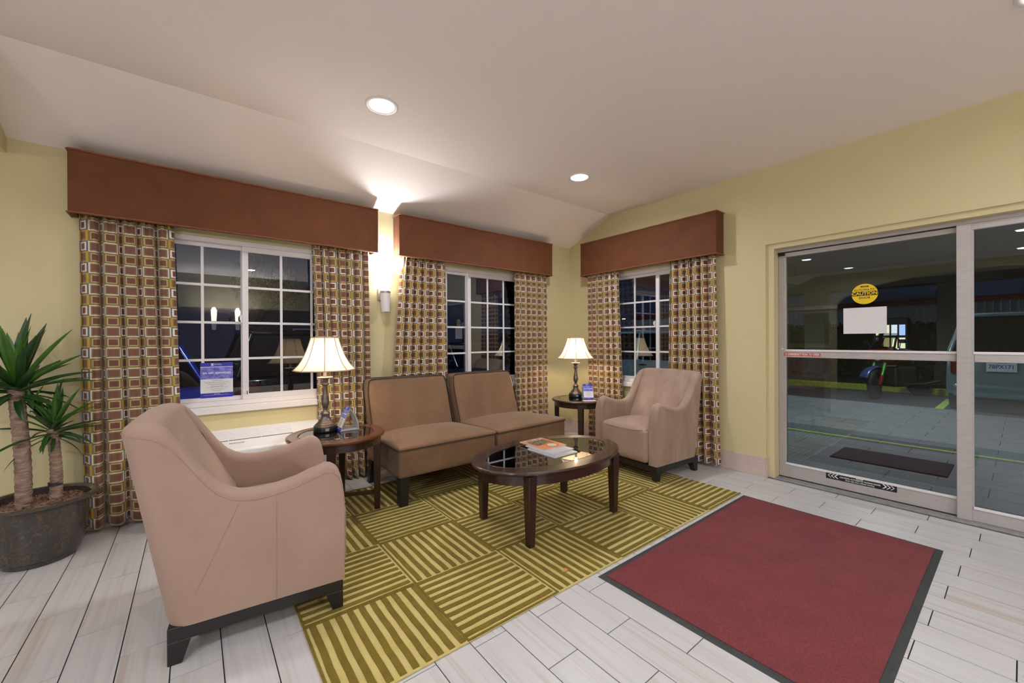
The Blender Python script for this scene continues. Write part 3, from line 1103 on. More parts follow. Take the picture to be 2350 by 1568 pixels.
def glass_top_table(name, label, loc, rz, a, b, ga, gb, ztop_, legs, apron, group=None, stretch=False, top_m=None):
    t = thing(name, label, 'table', (*loc, RTOP), rz, group)
    th = 0.026
    zz = ztop_-RTOP
    rim = MB()
    rs = [ell(ga, gb, zz-th), ell(a-0.012, b-0.012, zz-th), ell(a-0.002, b-0.002, zz-th+0.006), ell(a, b, zz-0.010), ell(a-0.004, b-0.004, zz-0.003),
          ell(a-0.010, b-0.010, zz), ell(ga+0.003, gb+0.003, zz), ell(ga, gb, zz-0.003), ell(ga, gb, zz-th)]
    rim.rings(rs)
    top = rim.build('table_top', top_m or wood_m, t, smooth=22)
    g = MB().rings([ell(ga-0.0012, gb-0.0012, zz-0.012), ell(ga-0.0012, gb-0.0012, zz-0.004), ell(ga-0.006, gb-0.006, zz-0.0015)], cap=True)
    g.build('glass_inset', smoked_m, top)
    aa, ab, az0 = apron
    ap = MB().rings([ell(aa-0.018, ab-0.018, az0), ell(aa, ab, az0), ell(aa, ab, zz-th-0.0005), ell(aa-0.018, ab-0.018, zz-th-0.0005), ell(aa-0.018, ab-0.018, az0)])
    ap.build('apron', wood_m, t, smooth=50)
    for (lx_, ly_, l0, l1) in legs:
        ang = math.atan2(ly_, lx_) if stretch else 0.0
        lg = MB().taper((0, 0, drop(t, lx_, ly_)), (l0, l0), (0, 0, zz-th-0.001), (l1, l1)).build('leg', wood_v, t, bevel=0.003, seg=1)
        lg.location = (lx_, ly_, 0)
        lg.rotation_euler = (0, 0, ang)
    if stretch:
        for k in range(2):
            p, q = legs[k], legs[k+2]
            sb = MB().box(-math.hypot(p[0], p[1])+0.016, math.hypot(p[0], p[1])-0.016, -0.012, 0.012, 0.108+0.0001*k, 0.134+0.0001*k).build('stretcher', wood_m, t, bevel=0.002, seg=1)
            sb.rotation_euler = (0, 0, math.atan2(p[1], p[0]))
    return t
CT = (1.935, 2.040)
glass_top_table('coffee_table', 'low oval coffee table with smoked glass inset and four tapered legs', CT, 0, 0.594, 0.378, 0.505, 0.262, 0.455,
                [(sx*0.388, sy*0.243, 0.021, 0.031) for sx in (-1, 1) for sy in (-1, 1)], (0.552, 0.338, 0.357))
E1, E2 = (0.794, 3.010), (3.39, 3.06)
def round_legs(a0):
    return [(0.268*math.cos(R(a0+90*k)), 0.268*math.sin(R(a0+90*k)), 0.019, 0.026) for k in range(4)]
glass_top_table('end_table', 'round dark wood end table with glass top, between armchair and sofa', E1, 0, 0.322, 0.322, 0.246, 0.246, 0.575,
                round_legs(-22.3), (0.292, 0.292, 0.490), 'round glass-topped end tables', True, wood_r)
glass_top_table('end_table', 'round dark wood end table with glass top, in the room corner', E2, 0, 0.322, 0.322, 0.246, 0.246, 0.575,
                round_legs(40), (0.292, 0.292, 0.490), 'round glass-topped end tables', True)

# ------------------------------------------------------------------ table lamps
shade_m = None
def shade_material():
    m = bpy.data.materials.new('lamp_shade_cloth')
    m.use_nodes = True
    nt = m.node_tree
    nt.nodes.clear()
    d = N(nt, 'ShaderNodeBsdfDiffuse')
    d.inputs[0].default_value = (*lin((240, 232, 216)), 1)
    t = N(nt, 'ShaderNodeBsdfTranslucent')
    t.inputs[0].default_value = (*lin((250, 240, 220)), 1)
    mx = N(nt, 'ShaderNodeMixShader')
    mx.inputs[0].default_value = 0.20
    o = N(nt, 'ShaderNodeOutputMaterial')
    nt.links.new(d.outputs[0], mx.inputs[1])
    nt.links.new(t.outputs[0], mx.inputs[2])
    nt.links.new(mx.outputs[0], o.inputs[0])
    return m
shade_m = shade_material()
shade_trim = mat('shade_trim', (190, 164, 136), 0.8)
bulb_m = emission('bulb_glow', (255, 224, 178), 8.0)
def clear_bulb():
    nt = bulb_m.node_tree
    e = [n for n in nt.nodes if n.type == 'EMISSION'][0]
    o = [n for n in nt.nodes if n.type == 'OUTPUT_MATERIAL'][0]
    t = N(nt, 'ShaderNodeBsdfTransparent')
    a = N(nt, 'ShaderNodeAddShader')
    nt.links.new(e.outputs[0], a.inputs[0])
    nt.links.new(t.outputs[0], a.inputs[1])
    nt.links.new(a.outputs[0], o.inputs[0])
clear_bulb()
LAMP_W, LAMP_COL = 5.0, (1.0, 0.80, 0.55)
def table_lamp(label, loc, rz=0.0):
    t = thing('table_lamp', label, 'lamp', (*loc, 0.5745), rz, 'bronze table lamps with bell shades')
    bs = MB().lathe([(0.0, 0), (0.077, 0), (0.079, 0.004), (0.079, 0.033), (0.076, 0.037), (0.0, 0.037)], 40).build('base', blkpl_m, t, smooth=40)
    prof = [(0.075, 0.036), (0.075, 0.041), (0.070, 0.046), (0.066, 0.048), (0.066, 0.052), (0.058, 0.058), (0.054, 0.060), (0.054, 0.064), (0.046, 0.071),
            (0.043, 0.073), (0.043, 0.077), (0.034, 0.086), (0.029, 0.098), (0.028, 0.110), (0.031, 0.120), (0.034, 0.126), (0.030, 0.132), (0.018, 0.140), (0.0145, 0.150),
            (0.0150, 0.163), (0.020, 0.176), (0.0262, 0.192), (0.0272, 0.208), (0.0245, 0.228), (0.0190, 0.258), (0.0150, 0.290), (0.0140, 0.318), (0.0165, 0.326),
            (0.027, 0.334), (0.029, 0.340), (0.026, 0.346), (0.0165, 0.352), (0.018, 0.362), (0.026, 0.374), (0.030, 0.380)]
    MB().lathe(prof, 40).build('stem', bronze_m, t, smooth=50)
    MB().lathe([(0.028, 0.379), (0.050, 0.383), (0.054, 0.386), (0.053, 0.389), (0.012, 0.389)], 40).build('drip_dish', mat('dish_metal', (176, 166, 158), 0.4, metal=0.5), t, smooth=50)
    MB().lathe([(0.0125, 0.389), (0.0125, 0.452), (0.0, 0.452)], 20).build('candle_socket', grey_m, t, smooth=40)
    bl = MB().lathe([(0.010, 0.452), (0.012, 0.47), (0.026, 0.50), (0.030, 0.52), (0.026, 0.542), (0.012, 0.556), (0.0, 0.559)], 20).build('bulb', bulb_m, t, smooth=60)
    # bell shade of eight panels
    n, sub = 8, 6
    zs = [0.440, 0.452, 0.478, 0.508, 0.540, 0.575, 0.612, 0.645, 0.675]
    rs = [0.205, 0.192, 0.169, 0.150, 0.1335, 0.1195, 0.1065, 0.097, 0.0895]
    rings = []
    for z, r in zip(zs, rs):
        ring = []
        for i in range(n*sub):
            a = 2*PI*i/(n*sub)
            k = (i % sub)/sub
            flat = math.cos(PI/n)/math.cos((k-0.5)*2*PI/n)
            rr = r*(0.25+0.75*flat)
            ring.append((rr*math.cos(a), rr*math.sin(a), z))
        rings.append(ring)
    sh = MB().rings(rings).build('lamp_shade', shade_m, t, smooth=60)
    for i in range(n):
        a = 2*PI*i/n
        MB().tube([((r+0.001)*math.cos(a), (r+0.001)*math.sin(a), z) for z, r in zip(zs, rs)], 0.0032, 5).build('rib', shade_trim, sh, smooth=60)
    for z, r in ((zs[0], rs[0]), (zs[-1], rs[-1])):
        MB().tube([(p[0]*1.004, p[1]*1.004, z) for p in (rings[0] if r == rs[0] else rings[-1])], 0.0042, 6, closed=True).build('trim_band', shade_trim, sh, smooth=60)
    ha = MB()
    ha.tube([(0.0125, 0, 0.45), (0.05, 0, 0.52), (0.045, 0, 0.60), (0.0, 0, 0.655)], 0.0015, 5)
    ha.tube([(-0.0125, 0, 0.45), (-0.05, 0, 0.52), (-0.045, 0, 0.60), (0.0, 0, 0.655)], 0.0015, 5)
    for i in range(3):
        a = 2*PI*i/3
        ha.tube([(0, 0, 0.655), (0.087*math.cos(a), 0.087*math.sin(a), 0.673)], 0.0015, 5)
    ha.build('harp', bronze_d, t, smooth=60)
    for da in (-0.18, 0.18):
        ang = R(-90)+da
        p = MB().box(-0.0125, 0.0125, -0.0012, 0.0012, -0.009, 0.009).build('outlet_plate', grey_m if da > 0 else mat('outlet_dark', (48, 46, 45), 0.4), bs)
        p.location = (0.0792*math.cos(ang), 0.0792*math.sin(ang), 0.019)
        p.rotation_euler = (0, 0, ang+R(90))
    pl = point_light('lamp_light', (0, 0, 0), LAMP_W, LAMP_COL, 0.028)
    pl.parent = t
    pl.location = (0, 0, 0.515)
    bl.visible_shadow = True
    return t
table_lamp('bronze table lamp with cream bell shade beside the acrylic stand, by the poster window', (0.747, 3.138), R(-14))
table_lamp('bronze table lamp with cream bell shade in the room corner', (3.44, 3.185), R(-45))

# ------------------------------------------------------------------ wall sconce
sy = -0.085
glow = emission('sconce_glass', (255, 246, 232), 7.5)
nickel = mat('satin_nickel', (170, 160, 156), 0.35, metal=0.8)
def sconce(label, loc, rz, power):
    sct = thing('wall_sconce', label, 'sconce', loc, rz, 'white glass wall sconces')
    gl = MB().lathe([(0.0455, 1.690), (0.0465, 1.70), (0.0500, 1.78), (0.0545, 1.87), (0.0575, 1.945), (0.0560, 1.945), (0.053, 1.87), (0.0485, 1.78), (0.0450, 1.705), (0.0, 1.705)], 36, 0, sy)
    gl.build('glass_shade', glow, sct, smooth=60)
    MB().lathe([(0.0, 1.495), (0.0375, 1.495), (0.0385, 1.50), (0.0430, 1.60), (0.0452, 1.668), (0.0, 1.668)], 36, 0, sy).build('lower_shade', white_m, sct, smooth=60)
    MB().lathe([(0.0, 1.668), (0.0468, 1.668), (0.0468, 1.688), (0.0, 1.688)], 36, 0, sy).build('metal_band', nickel, sct, smooth=40)
    MB().box(-0.045, 0.045, -0.016, -0.001, 1.605, 1.712).build('back_plate', grey_m, sct, bevel=0.003)
    MB().box(-0.012, 0.012, sy+0.03, -0.015, 1.668, 1.688).build('arm', nickel, sct)
    MB().tube([(0.002+0.062*math.cos(a), -0.012, 1.99+0.062*math.sin(a)) for a in [2*PI*i/40 for i in range(40)]], 0.0016, 6, closed=True).build('wire_ring', bronze_m, sct, smooth=60)
    pl = point_light('sconce_light', (0, 0, 0), power, (0.97, 0.98, 1.0), 0.03)
    pl.parent = sct
    pl.location = (0, sy, 1.962)
sconce('tall white glass wall sconce between the two window valances', (1.405, WY, 0), 0.0, 14.0)
sconce('white glass wall sconce on the dark wall, farther from the entrance', (0.36, YF, 0), PI, 46.0)
sconce('white glass wall sconce on the dark wall, nearer the entrance', (0.80, YF, 0), PI, 46.0)
sconce('white glass wall sconce added unseen beside the arch to brighten the ceiling', (XL, -2.6, 0), R(90), 90.0)  # added out of view to throw more light on the ceiling

# ------------------------------------------------------------------ packaged terminal air conditioner under window 1
ac = thing('wall_air_conditioner', 'white wall air conditioner with louvred top under the poster window', 'air conditioner', (0.315, WY, 0))
acw = mat('ac_white', (226, 223, 226), 0.42)
prof = [(-0.001, 0.555), (-0.04, 0.551), (-0.30, 0.461), (-0.312, 0.448), (-0.312, 0.06), (-0.29, 0.03), (-0.001, 0.03)]
MB().prism(prof, 0, -0.535, 0.535).build('casing', acw, ac, bevel=0.006)
def on_top(d):
    return 0.551-(d-0.04)*(0.551-0.461)/0.26
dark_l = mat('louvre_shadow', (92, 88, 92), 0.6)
gt = MB().prism([(-0.055, on_top(0.055)+0.0012), (-0.190, on_top(0.19)+0.0012), (-0.190, on_top(0.19)-0.002), (-0.055, on_top(0.055)-0.002)], 0, -0.50, 0.298).build('grille_shade_sheet', dark_l, ac)  # shade between the louvres painted as a dark sheet
for i in range(7):
    d0 = 0.058+i*0.0190
    MB().prism([(-d0, on_top(d0)+0.007), (-d0-0.011, on_top(d0+0.011)+0.007), (-d0-0.011, on_top(d0+0.011)-0.001), (-d0, on_top(d0)-0.001)], 0, -0.50, 0.298).build('louvre', acw, ac, bevel=0.0015, seg=1)
for x in (-0.34, -0.12, 0.085):
    MB().prism([(-0.055, on_top(0.055)+0.008), (-0.190, on_top(0.19)+0.008), (-0.190, on_top(0.19)), (-0.055, on_top(0.055))], 0, x-0.003, x+0.003).build('grille_rib', acw, ac)
MB().prism([(-0.005, 0.556), (-0.30, 0.4625), (-0.30, 0.4605), (-0.005, 0.554)], 0, 0.324, 0.326).build('panel_joint', grey_m, ac)
slope = math.atan2(0.09, 0.26)
put_text('FRIGIDAIRE', 0.019, grey_ink, ac, (-0.072, -0.228, on_top(0.228)+0.001), (slope, 0, 0), xs=0.95)

# ------------------------------------------------------------------ rug
light_pile = mat('rug_light', (198, 180, 116), 0.95, sheen=0.1, noise=(9, (184, 164, 92)), bump=(260, 0.4), coords='Object')
dark_pile = mat('rug_dark', (126, 106, 16), 0.95, sheen=0.05, noise=(16, (100, 82, 4), 0.3), bump=(260, 0.5), coords='Object')
rugt = thing('area_rug', 'olive green basket-weave area rug with carved stripes', 'rug', (RUG[0], RUG[2], 0))
W_, D_ = RUG[1]-RUG[0], RUG[3]-RUG[2]
MB().box(0, W_, 0, D_, 0.0005, RZ).build('rug_ground', light_pile, rugt, bevel=0.003, seg=2)
bwx, bwy = W_/6, D_/4
for i in range(6):
    for j in range(4):
        along_y = (i+j) % 2 == 0
        ns = 10
        pm = MB()
        x0, y0 = i*bwx, j*bwy
        for s in range(ns):
            wdt = (bwx if along_y else bwy)/ns
            c = (s+0.5+0.22)*wdt
            h = wdt*0.255
            seg = 10
            L = bwy if along_y else bwx
            e0, e1 = 0.010, L-0.010
            prev = None
            top, bot = [], []
            for q in range(seg+1):
                tt = e0+(e1-e0)*q/seg
                jj = random.uniform(-0.0015, 0.0015)
                a, b = c-h+jj, c+h+jj
                if along_y:
                    top.append(((x0+a, y0+tt), (x0+b, y0+tt)))
                else:
                    top.append(((x0+tt, y0+a), (x0+tt, y0+b)))
            n0 = len(pm.v)
            for (p, r_) in top:
                pm.v += [(p[0], p[1], RZ-0.001), (p[0], p[1], RZ+PILE), (r_[0], r_[1], RZ+PILE), (r_[0], r_[1], RZ-0.001)]
            for q in range(seg):
                k = n0+q*4
                for u in range(3):
                    pm.f.append((k+u, k+u+1, k+4+u+1, k+4+u))
            pm.f.append((n0, n0+1, n0+2, n0+3))
            k = n0+seg*4
            pm.f.append((k+3, k+2, k+1, k))
        # one raised border strip on the near long side of the block
        if along_y:
            pm.box(x0+0.001, x0+0.011, y0+0.002, y0+bwy-0.002, RZ-0.001, RZ+PILE)
            pm.box(x0+0.011, x0+bwx-0.002, y0+bwy-0.012, y0+bwy-0.002, RZ-0.001, RZ+PILE)
        else:
            pm.box(x0+0.002, x0+bwx-0.002, y0+0.001, y0+0.011, RZ-0.001, RZ+PILE)
            pm.box(x0+0.001, x0+0.011, y0+0.011, y0+bwy-0.002, RZ-0.001, RZ+PILE)
        pm.build('striped_block', dark_pile, rugt)

# ------------------------------------------------------------------ entrance mat
mm = thing('entrance_mat', 'dark red carpet entrance mat with black rubber border', 'mat', (MAT_[0], MAT_[2], 0))
mw, md_ = MAT_[1]-MAT_[0], MAT_[3]-MAT_[2]
mat_pile = mat('mat_red_pile', (134, 52, 56), 0.95, sheen=0.05, noise=(5, (118, 43, 48)), bump=(320, 0.6))
def mat_red():
    m = MATS['mat_red_pile']
    nt = m.node_tree
    b = nt.nodes['Principled BSDF']
    src = b.inputs['Base Color'].links[0].from_socket
    tc = N(nt, 'ShaderNodeTexCoord')
    nz = N(nt, 'ShaderNodeTexNoise')
    nz.inputs['Scale'].default_value = 2.6
    nz.inputs['Detail'].default_value = 4
    nt.links.new(tc.outputs['Object'], nz.inputs['Vector'])
    cr = N(nt, 'ShaderNodeValToRGB')
    cr.color_ramp.elements[0].position = 0.62
    cr.color_ramp.elements[1].position = 0.78
    cr.color_ramp.elements[0].color = (1, 1, 1, 1)
    cr.color_ramp.elements[1].color = (0.62, 0.6, 0.62, 1)
    nt.links.new(nz.outputs['Fac'], cr.inputs['Fac'])
    fz = N(nt, 'ShaderNodeTexNoise')
    fz.inputs['Scale'].default_value = 170
    nt.links.new(tc.outputs['Object'], fz.inputs['Vector'])
    cr2 = N(nt, 'ShaderNodeValToRGB')
    cr2.color_ramp.elements[0].position = 0.3
    cr2.color_ramp.elements[1].position = 0.6
    cr2.color_ramp.elements[0].color = (0.55, 0.5, 0.5, 1)
    cr2.color_ramp.elements[1].color = (1, 1, 1, 1)
    nt.links.new(fz.outputs['Fac'], cr2.inputs['Fac'])
    x = src
    for c in (cr, cr2):
        mx = N(nt, 'ShaderNodeMix', data_type='RGBA', blend_type='MULTIPLY')
        mx.inputs['Factor'].default_value = 0.8
        nt.links.new(x, mx.inputs['A'])
        nt.links.new(c.outputs[0], mx.inputs['B'])
        x = mx.outputs['Result']
    nt.links.new(x, b.inputs['Base Color'])
mat_red()
rub = mat('black_rubber', (58, 60, 62), 0.7, noise=(30, (46, 48, 50)))
MB().rings([[(0, 0, 0.0004), (mw, 0, 0.0004), (mw, md_, 0.0004), (0, md_, 0.0004)],
            [(0.012, 0.012, 0.006), (mw-0.012, 0.012, 0.006), (mw-0.012, md_-0.012, 0.006), (0.012, md_-0.012, 0.006)]], cap=True).build('rubber_border', rub, mm)
MB().box(0.032, mw-0.032, 0.032, md_-0.032, 0.005, 0.0095).build('carpet_pile', mat_pile, mm, bevel=0.002, seg=2)

# ------------------------------------------------------------------ things on the tables
cover_m = mat('magazine_cover', (206, 128, 92), 0.35)
def magazine(label, x0, x1, y0, y1, z, h, cover):
    t = thing('magazine', label, 'magazine', ((x0+x1)/2, (y0+y1)/2, z), 0, 'magazines on the coffee table')
    wx, wy = (x1-x0)/2, (y1-y0)/2
    MB().box(-wx+0.002, wx-0.002, -wy+0.002, wy-0.002, 0.0004, h-0.0004).build('pages', paper_m, t)
    MB().box(-wx, wx, -wy, wy, h-0.0004, h).build('cover', cover, t)
    MB().box(-wx, wx, -wy, wy, 0.0, 0.0004).build('back_cover', cover, t)
    return t
g0 = 0.4540
magazine('grey magazine at the bottom of the stack on the coffee table', 1.838, 2.055, 1.888, 2.165, g0, 0.007, mat('mag_grey', (172, 170, 176), 0.3, noise=(30, (150, 150, 158))))
magazine('pale magazine in the middle of the stack on the coffee table', 1.862, 2.075, 1.945, 2.215, g0+0.0072, 0.006, mat('mag_pale', (188, 186, 192), 0.3, noise=(22, (168, 166, 174))))
mg = magazine('orange and tan magazine with a landscape cover, topmost of the stack', 1.883, 2.097, 2.030, 2.305, g0+0.0134, 0.006, cover_m)
cz = 0.0061
MB().box(-0.085, 0.085, -0.035, 0.085, cz, cz+0.0003).build('cover_photo', mat('cover_photo', (64, 62, 50), 0.35, noise=(28, (132, 112, 82), 0.12)), mg)
MB().box(-0.085, 0.085, 0.085, 0.130, cz, cz+0.0003).build('cover_title', mat('cover_title', (214, 196, 184), 0.35, noise=(60, (120, 60, 50), 0.08)), mg)
MB().lathe([(0.0, cz+0.0003), (0.052, cz+0.0003), (0.052, cz+0.0006), (0.0, cz+0.0006)], 32, 0.02, -0.075).build('cover_badge', mat('cover_badge', (222, 104, 52), 0.35), mg)
MB().lathe([(0.0, cz+0.0006), (0.034, cz+0.0006), (0.034, cz+0.0009), (0.0, cz+0.0009)], 32, 0.02, -0.075).build('cover_badge_centre', mat('cover_badge2', (176, 194, 176), 0.35), mg)

def leaflet_face(t, w, h, M_, poster=False):
    """print of the rewards leaflet on a w x h card; M_ places the card plane (x right, y up, z out)"""
    parts = []
    def rect(name, x0, x1, y0, y1, m, lift=0.0006):
        o = MB().box(x0, x1, y0, y1, 0, lift).build(name, m, t)
        o.matrix_local = M_
        return o
    def txt(s, size, y, m, xs=0.95, bold=0.0, x=0.0, lift=0.0009):
        me = text_mesh(s, size, 'CENTER', bold, xs)
        me.materials.clear()
        me.materials.append(m)
        o = link_mesh('lettering', me, t)
        o.matrix_local = M_ @ Matrix.Translation((x, y, lift))
        return o
    hw = w/2
    photo = mat('leaflet_photo', (66, 70, 176), 0.45, noise=(26, (140, 140, 212), 0.14))
    rect('header_band', -hw, hw, h*0.885, h, blue_m)
    rect('photo_band', -hw, hw, h*0.53, h*0.868, photo)
    rect('text_field', -hw, hw, h*0.135, h*0.53, paper_m)
    rect('footer_band', -hw, hw, 0, h*0.135, blue_m)
    rect('logo_square', -hw*0.36, -hw*0.20, h*0.91, h*0.975, white_ink, 0.0008)
    txt('BW', w*0.052, h*0.942, blue_m, 1.0, 0.0, -hw*0.28, 0.0011)
    txt('Best Western', w*0.042, h*0.958, white_ink, 0.9, 0, hw*0.05)
    txt('REWARDS.', w*0.050, h*0.928, gold_ink, 1.0, 0, hw*0.09)
    txt('GO. GET. REWARDED.', w*0.088, h*0.70, white_ink, 1.0, w*0.0022)
    lines = [('Points NEVER Expire', 0.485, 0.042), ('Best Western Rewards Exclusive Member Rates', 0.435, 0.040), ('Worldwide Free Night Redemption', 0.380, 0.042),
             ('Status Match No Catch!', 0.325, 0.042), ('Match Any Status in Other Hotel Loyalty Programs', 0.297, 0.034), ('Fastest Way to Elite Status', 0.245, 0.042), ('Instant Rewards', 0.195, 0.042)]
    for s, y, sz in lines:
        txt(s, w*sz, h*y, grey_ink, 0.92)
    txt('Join Today!', w*0.042, h*0.105, white_ink)
    txt('Ask The Front Desk or Sign Up at bestwesternrewards.com', w*0.034, h*0.078, white_ink, 0.92)

# poster taped inside the poster window
po = thing('poster', 'blue and white rewards poster taped to the window pane', 'poster', (0.1395, WY+0.052, 0.797))
pb = MB().box(-0.1005, 0.1005, -0.0005, 0.0005, 0, 0.267).build('sheet', paper_m, po)
leaflet_face(po, 0.201, 0.267, Matrix.Translation((0, -0.0005, 0)) @ Matrix.Rotation(R(90), 4, 'X'))

# blank sheet on the door glass
tag(MB().box(4.1062, 4.1074, 0.640, 0.899, 1.262, 1.466).build('paper_sheet', paper_m), 'blank white paper sheet stuck on the door glass under the yellow sticker', 'paper')

def leaflet_stand(label, loc, rz, h=0.165):
    t = thing('leaflet_stand', label, 'leaflet stand', (*loc, 0.5742), rz, 'acrylic leaflet stands')
    w2 = 0.055
    # side profile: foot, leaning front, curved back leg (x = depth, z)
    th = 0.004
    front = [(-0.062, 0.0), (-0.062+th, 0.0), (0.006+th, h-0.004), (0.006, h)]
    MB().prism(front, 0, -w2, w2).build('front_sheet', acrylic_m, t)
    back = []
    outer, inner_ = [], []
    for i in range(9):
        k = i/8
        y = 0.006+0.062*k+0.016*math.sin(PI*k)
        z = h*(1-k)+0.012*k
        outer.append((y+0.002, z))
        inner_.append((y-th-0.002*k, z-0.003))
    MB().prism(outer+list(reversed(inner_)), 0, -w2, w2).build('back_sheet', acrylic_m, t)
    MB().prism([(-0.062, 0.0), (0.072, 0.0), (0.070, 0.016), (-0.055, 0.012)], 0, -w2, w2).build('foot', acrylic_m, t, bevel=0.002, seg=1)
    ang = math.atan2(h, 0.068)
    M_ = Matrix.Translation((0, -0.0625, 0.003)) @ Matrix.Rotation(ang, 4, 'X')
    hh = math.hypot(h, 0.068)*0.985
    leaflet_face(t, 0.104, hh, M_)
    return t
leaflet_stand('acrylic stand with a blue leaflet on the end table by the air conditioner, seen edge-on', (0.880, 3.075), R(-90))
leaflet_stand('acrylic stand with a blue leaflet facing the lobby, on the corner end table', (3.395, 2.965), R(-38))
tag(MB().box(-0.07, 0.07, -0.035, 0.035, 0, 0.0012, Matrix.Translation((3.315, 2.872, 0.5752)) @ Matrix.Rotation(R(-32), 4, 'Z')).build('card', mat('pink_card', (214, 150, 136), 0.5, noise=(50, (232, 214, 206)))),
    'small pink printed card lying on the corner end table', 'card')
lf = MB()
lfp = [(-0.020, 0.0, 0.001), (-0.008, 0.011, 0.004), (0.004, 0.010, 0.003), (0.010, 0.014, 0.006), (0.020, 0.004, 0.002), (0.012, -0.008, 0.005), (-0.006, -0.010, 0.002)]
lf.rings([lfp, [(x, y, z+0.001) for x, y, z in lfp]], cap=True)
lo = lf.build('dry_leaf', mat('dry_leaf', (196, 128, 96), 0.7))
lo.location = (1.526, 1.493, 0.0092)
tag(lo, 'small pinkish dry leaf lying on the rug near the coffee table', 'leaf')

# ------------------------------------------------------------------ potted yucca
pt = thing('potted_yucca', 'potted yucca with two ringed trunks in a dark marbled planter', 'plant', (-0.69, 3.462, 0))
def pot_material():
    m = mat('marbled_planter', (66, 60, 54), 0.22, coat=0.5, noise=(8, (48, 46, 46)))
    nt = m.node_tree
    b = nt.nodes['Principled BSDF']
    src = b.inputs['Base Color'].links[0].from_socket
    tc = N(nt, 'ShaderNodeTexCoord')
    nz = N(nt, 'ShaderNodeTexNoise')
    nz.inputs['Scale'].default_value = 11
    nz.inputs['Detail'].default_value = 3
    nz.inputs['Distortion'].default_value = 2.2
    nt.links.new(tc.outputs['Object'], nz.inputs['Vector'])
    cr = N(nt, 'ShaderNodeValToRGB')
    e = cr.color_ramp.elements
    e[0].position, e[0].color = 0.47, (0, 0, 0, 1)
    e[1].position, e[1].color = 0.53, (0, 0, 0, 1)
    q = e.new(0.50)
    q.color = (0.55, 0.55, 0.55, 1)
    nt.links.new(nz.outputs['Fac'], cr.inputs['Fac'])
    mx = N(nt, 'ShaderNodeMix', data_type='RGBA')
    nt.links.new(cr.outputs[0], mx.inputs['Factor'])
    nt.links.new(src, mx.inputs['A'])
    mx.inputs['B'].default_value = (*lin((118, 84, 40)), 1)
    nt.links.new(mx.outputs['Result'], b.inputs['Base Color'])
    return m
pot_m = pot_material()
pot = MB().lathe([(0.0, 0.0), (0.146, 0.0), (0.150, 0.006), (0.152, 0.022), (0.165, 0.032), (0.180, 0.10), (0.192, 0.20), (0.199, 0.305), (0.204, 0.312), (0.224, 0.318), (0.238, 0.330), (0.240, 0.340),
                 (0.230, 0.348), (0.212, 0.348), (0.200, 0.338), (0.196, 0.29), (0.0, 0.29)], 56).build('planter', pot_m, pt, smooth=35)
soil = MB()
n = 20
rg = []
for j in range(7):
    rr = 0.197*j/6
    rg.append([(rr*math.cos(2*PI*i/28), rr*math.sin(2*PI*i/28), 0.306+random.uniform(-0.006, 0.006)+0.006*(1-j/6)) for i in range(28)])
soil.rings(rg)
chips = soil
for _ in range(420):
    a, r_ = random.uniform(0, 2*PI), 0.185*math.sqrt(random.random())
    s = random.uniform(0.003, 0.008)
    M_ = Matrix.Translation((r_*math.cos(a), r_*math.sin(a), 0.312)) @ Euler((random.uniform(0, 3), random.uniform(0, 3), random.uniform(0, 3))).to_matrix().to_4x4()
    chips.box(-s, s, -s*0.5, s*0.5, -s*0.3, s*0.3, M_)
so_ = chips.build('bark_chips', mat('bark_chips', (84, 54, 44), 0.9, noise=(70, (150, 112, 96), 0.1)), pt)
so_['kind'] = 'stuff'
trunk_m = mat('yucca_bark', (176, 150, 134), 0.9, noise=(16, (100, 72, 58), 0.22), bump=(40, 0.8), stretch=(1, 1, 3))
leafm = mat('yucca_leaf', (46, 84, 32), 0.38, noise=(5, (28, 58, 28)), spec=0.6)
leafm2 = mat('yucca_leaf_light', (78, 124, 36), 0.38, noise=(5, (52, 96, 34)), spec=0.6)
def trunk(p0, p1, r0, r1):
    m_ = MB()
    P0, P1 = Vector(p0), Vector(p1)
    n = 46
    pts, rr = [], []
    for i in range(n+1):
        k = i/n
        pts.append(P0.lerp(P1, k)+Vector((0.006*math.sin(k*4), 0, 0)))
        rr.append((r0+(r1-r0)*k)*(1.0+(0.075 if i % 3 == 0 else (-0.02 if i % 3 == 1 else 0.0))+random.uniform(-0.02, 0.02)))
    m_.tube(pts, rr, 16)
    return m_.build('trunk', trunk_m, pt, smooth=50)
trunk((-0.055, -0.02, 0.296), (-0.078, -0.01, 0.965), 0.033, 0.031)
trunk((0.055, 0.035, 0.296), (0.048, 0.035, 0.722), 0.027, 0.024)
MB().tube([(0.0545, 0.035, 0.392), (0.054, 0.035, 0.412)], 0.0305, 16).build('trunk_tape', mat('black_tape', (44, 44, 46), 0.6), pt, smooth=40)
def leaf_mesh(L, wd, droop, curl, m):
    """blade along +x, base at origin, bending down by droop"""
    n = 9
    top, und = [], []
    for i in range(n+1):
        k = i/n
        wv = wd*(0.55+1.35*k*(1-k)*1.35)*(1-k**6)
        wv = max(wv, 0.0006)
        x = L*k*(1-0.12*droop*k*k)
        z = -droop*L*0.55*k*k
        y = curl*L*k*k*0.3
        top.append([(x, y-wv, z+wv*0.45), (x, y-wv*0.45, z+wv*0.10), (x, y, z), (x, y+wv*0.45, z+wv*0.10), (x, y+wv, z+wv*0.45)])
    m_ = MB()
    for i in range(n+1):
        a = top[i]
        und.append(a + [(p[0], p[1], p[2]-0.0013) for p in reversed(a)])
    m_.rings(und, True, True)
    return m_.mesh('leaf', m, 60)
blades = []
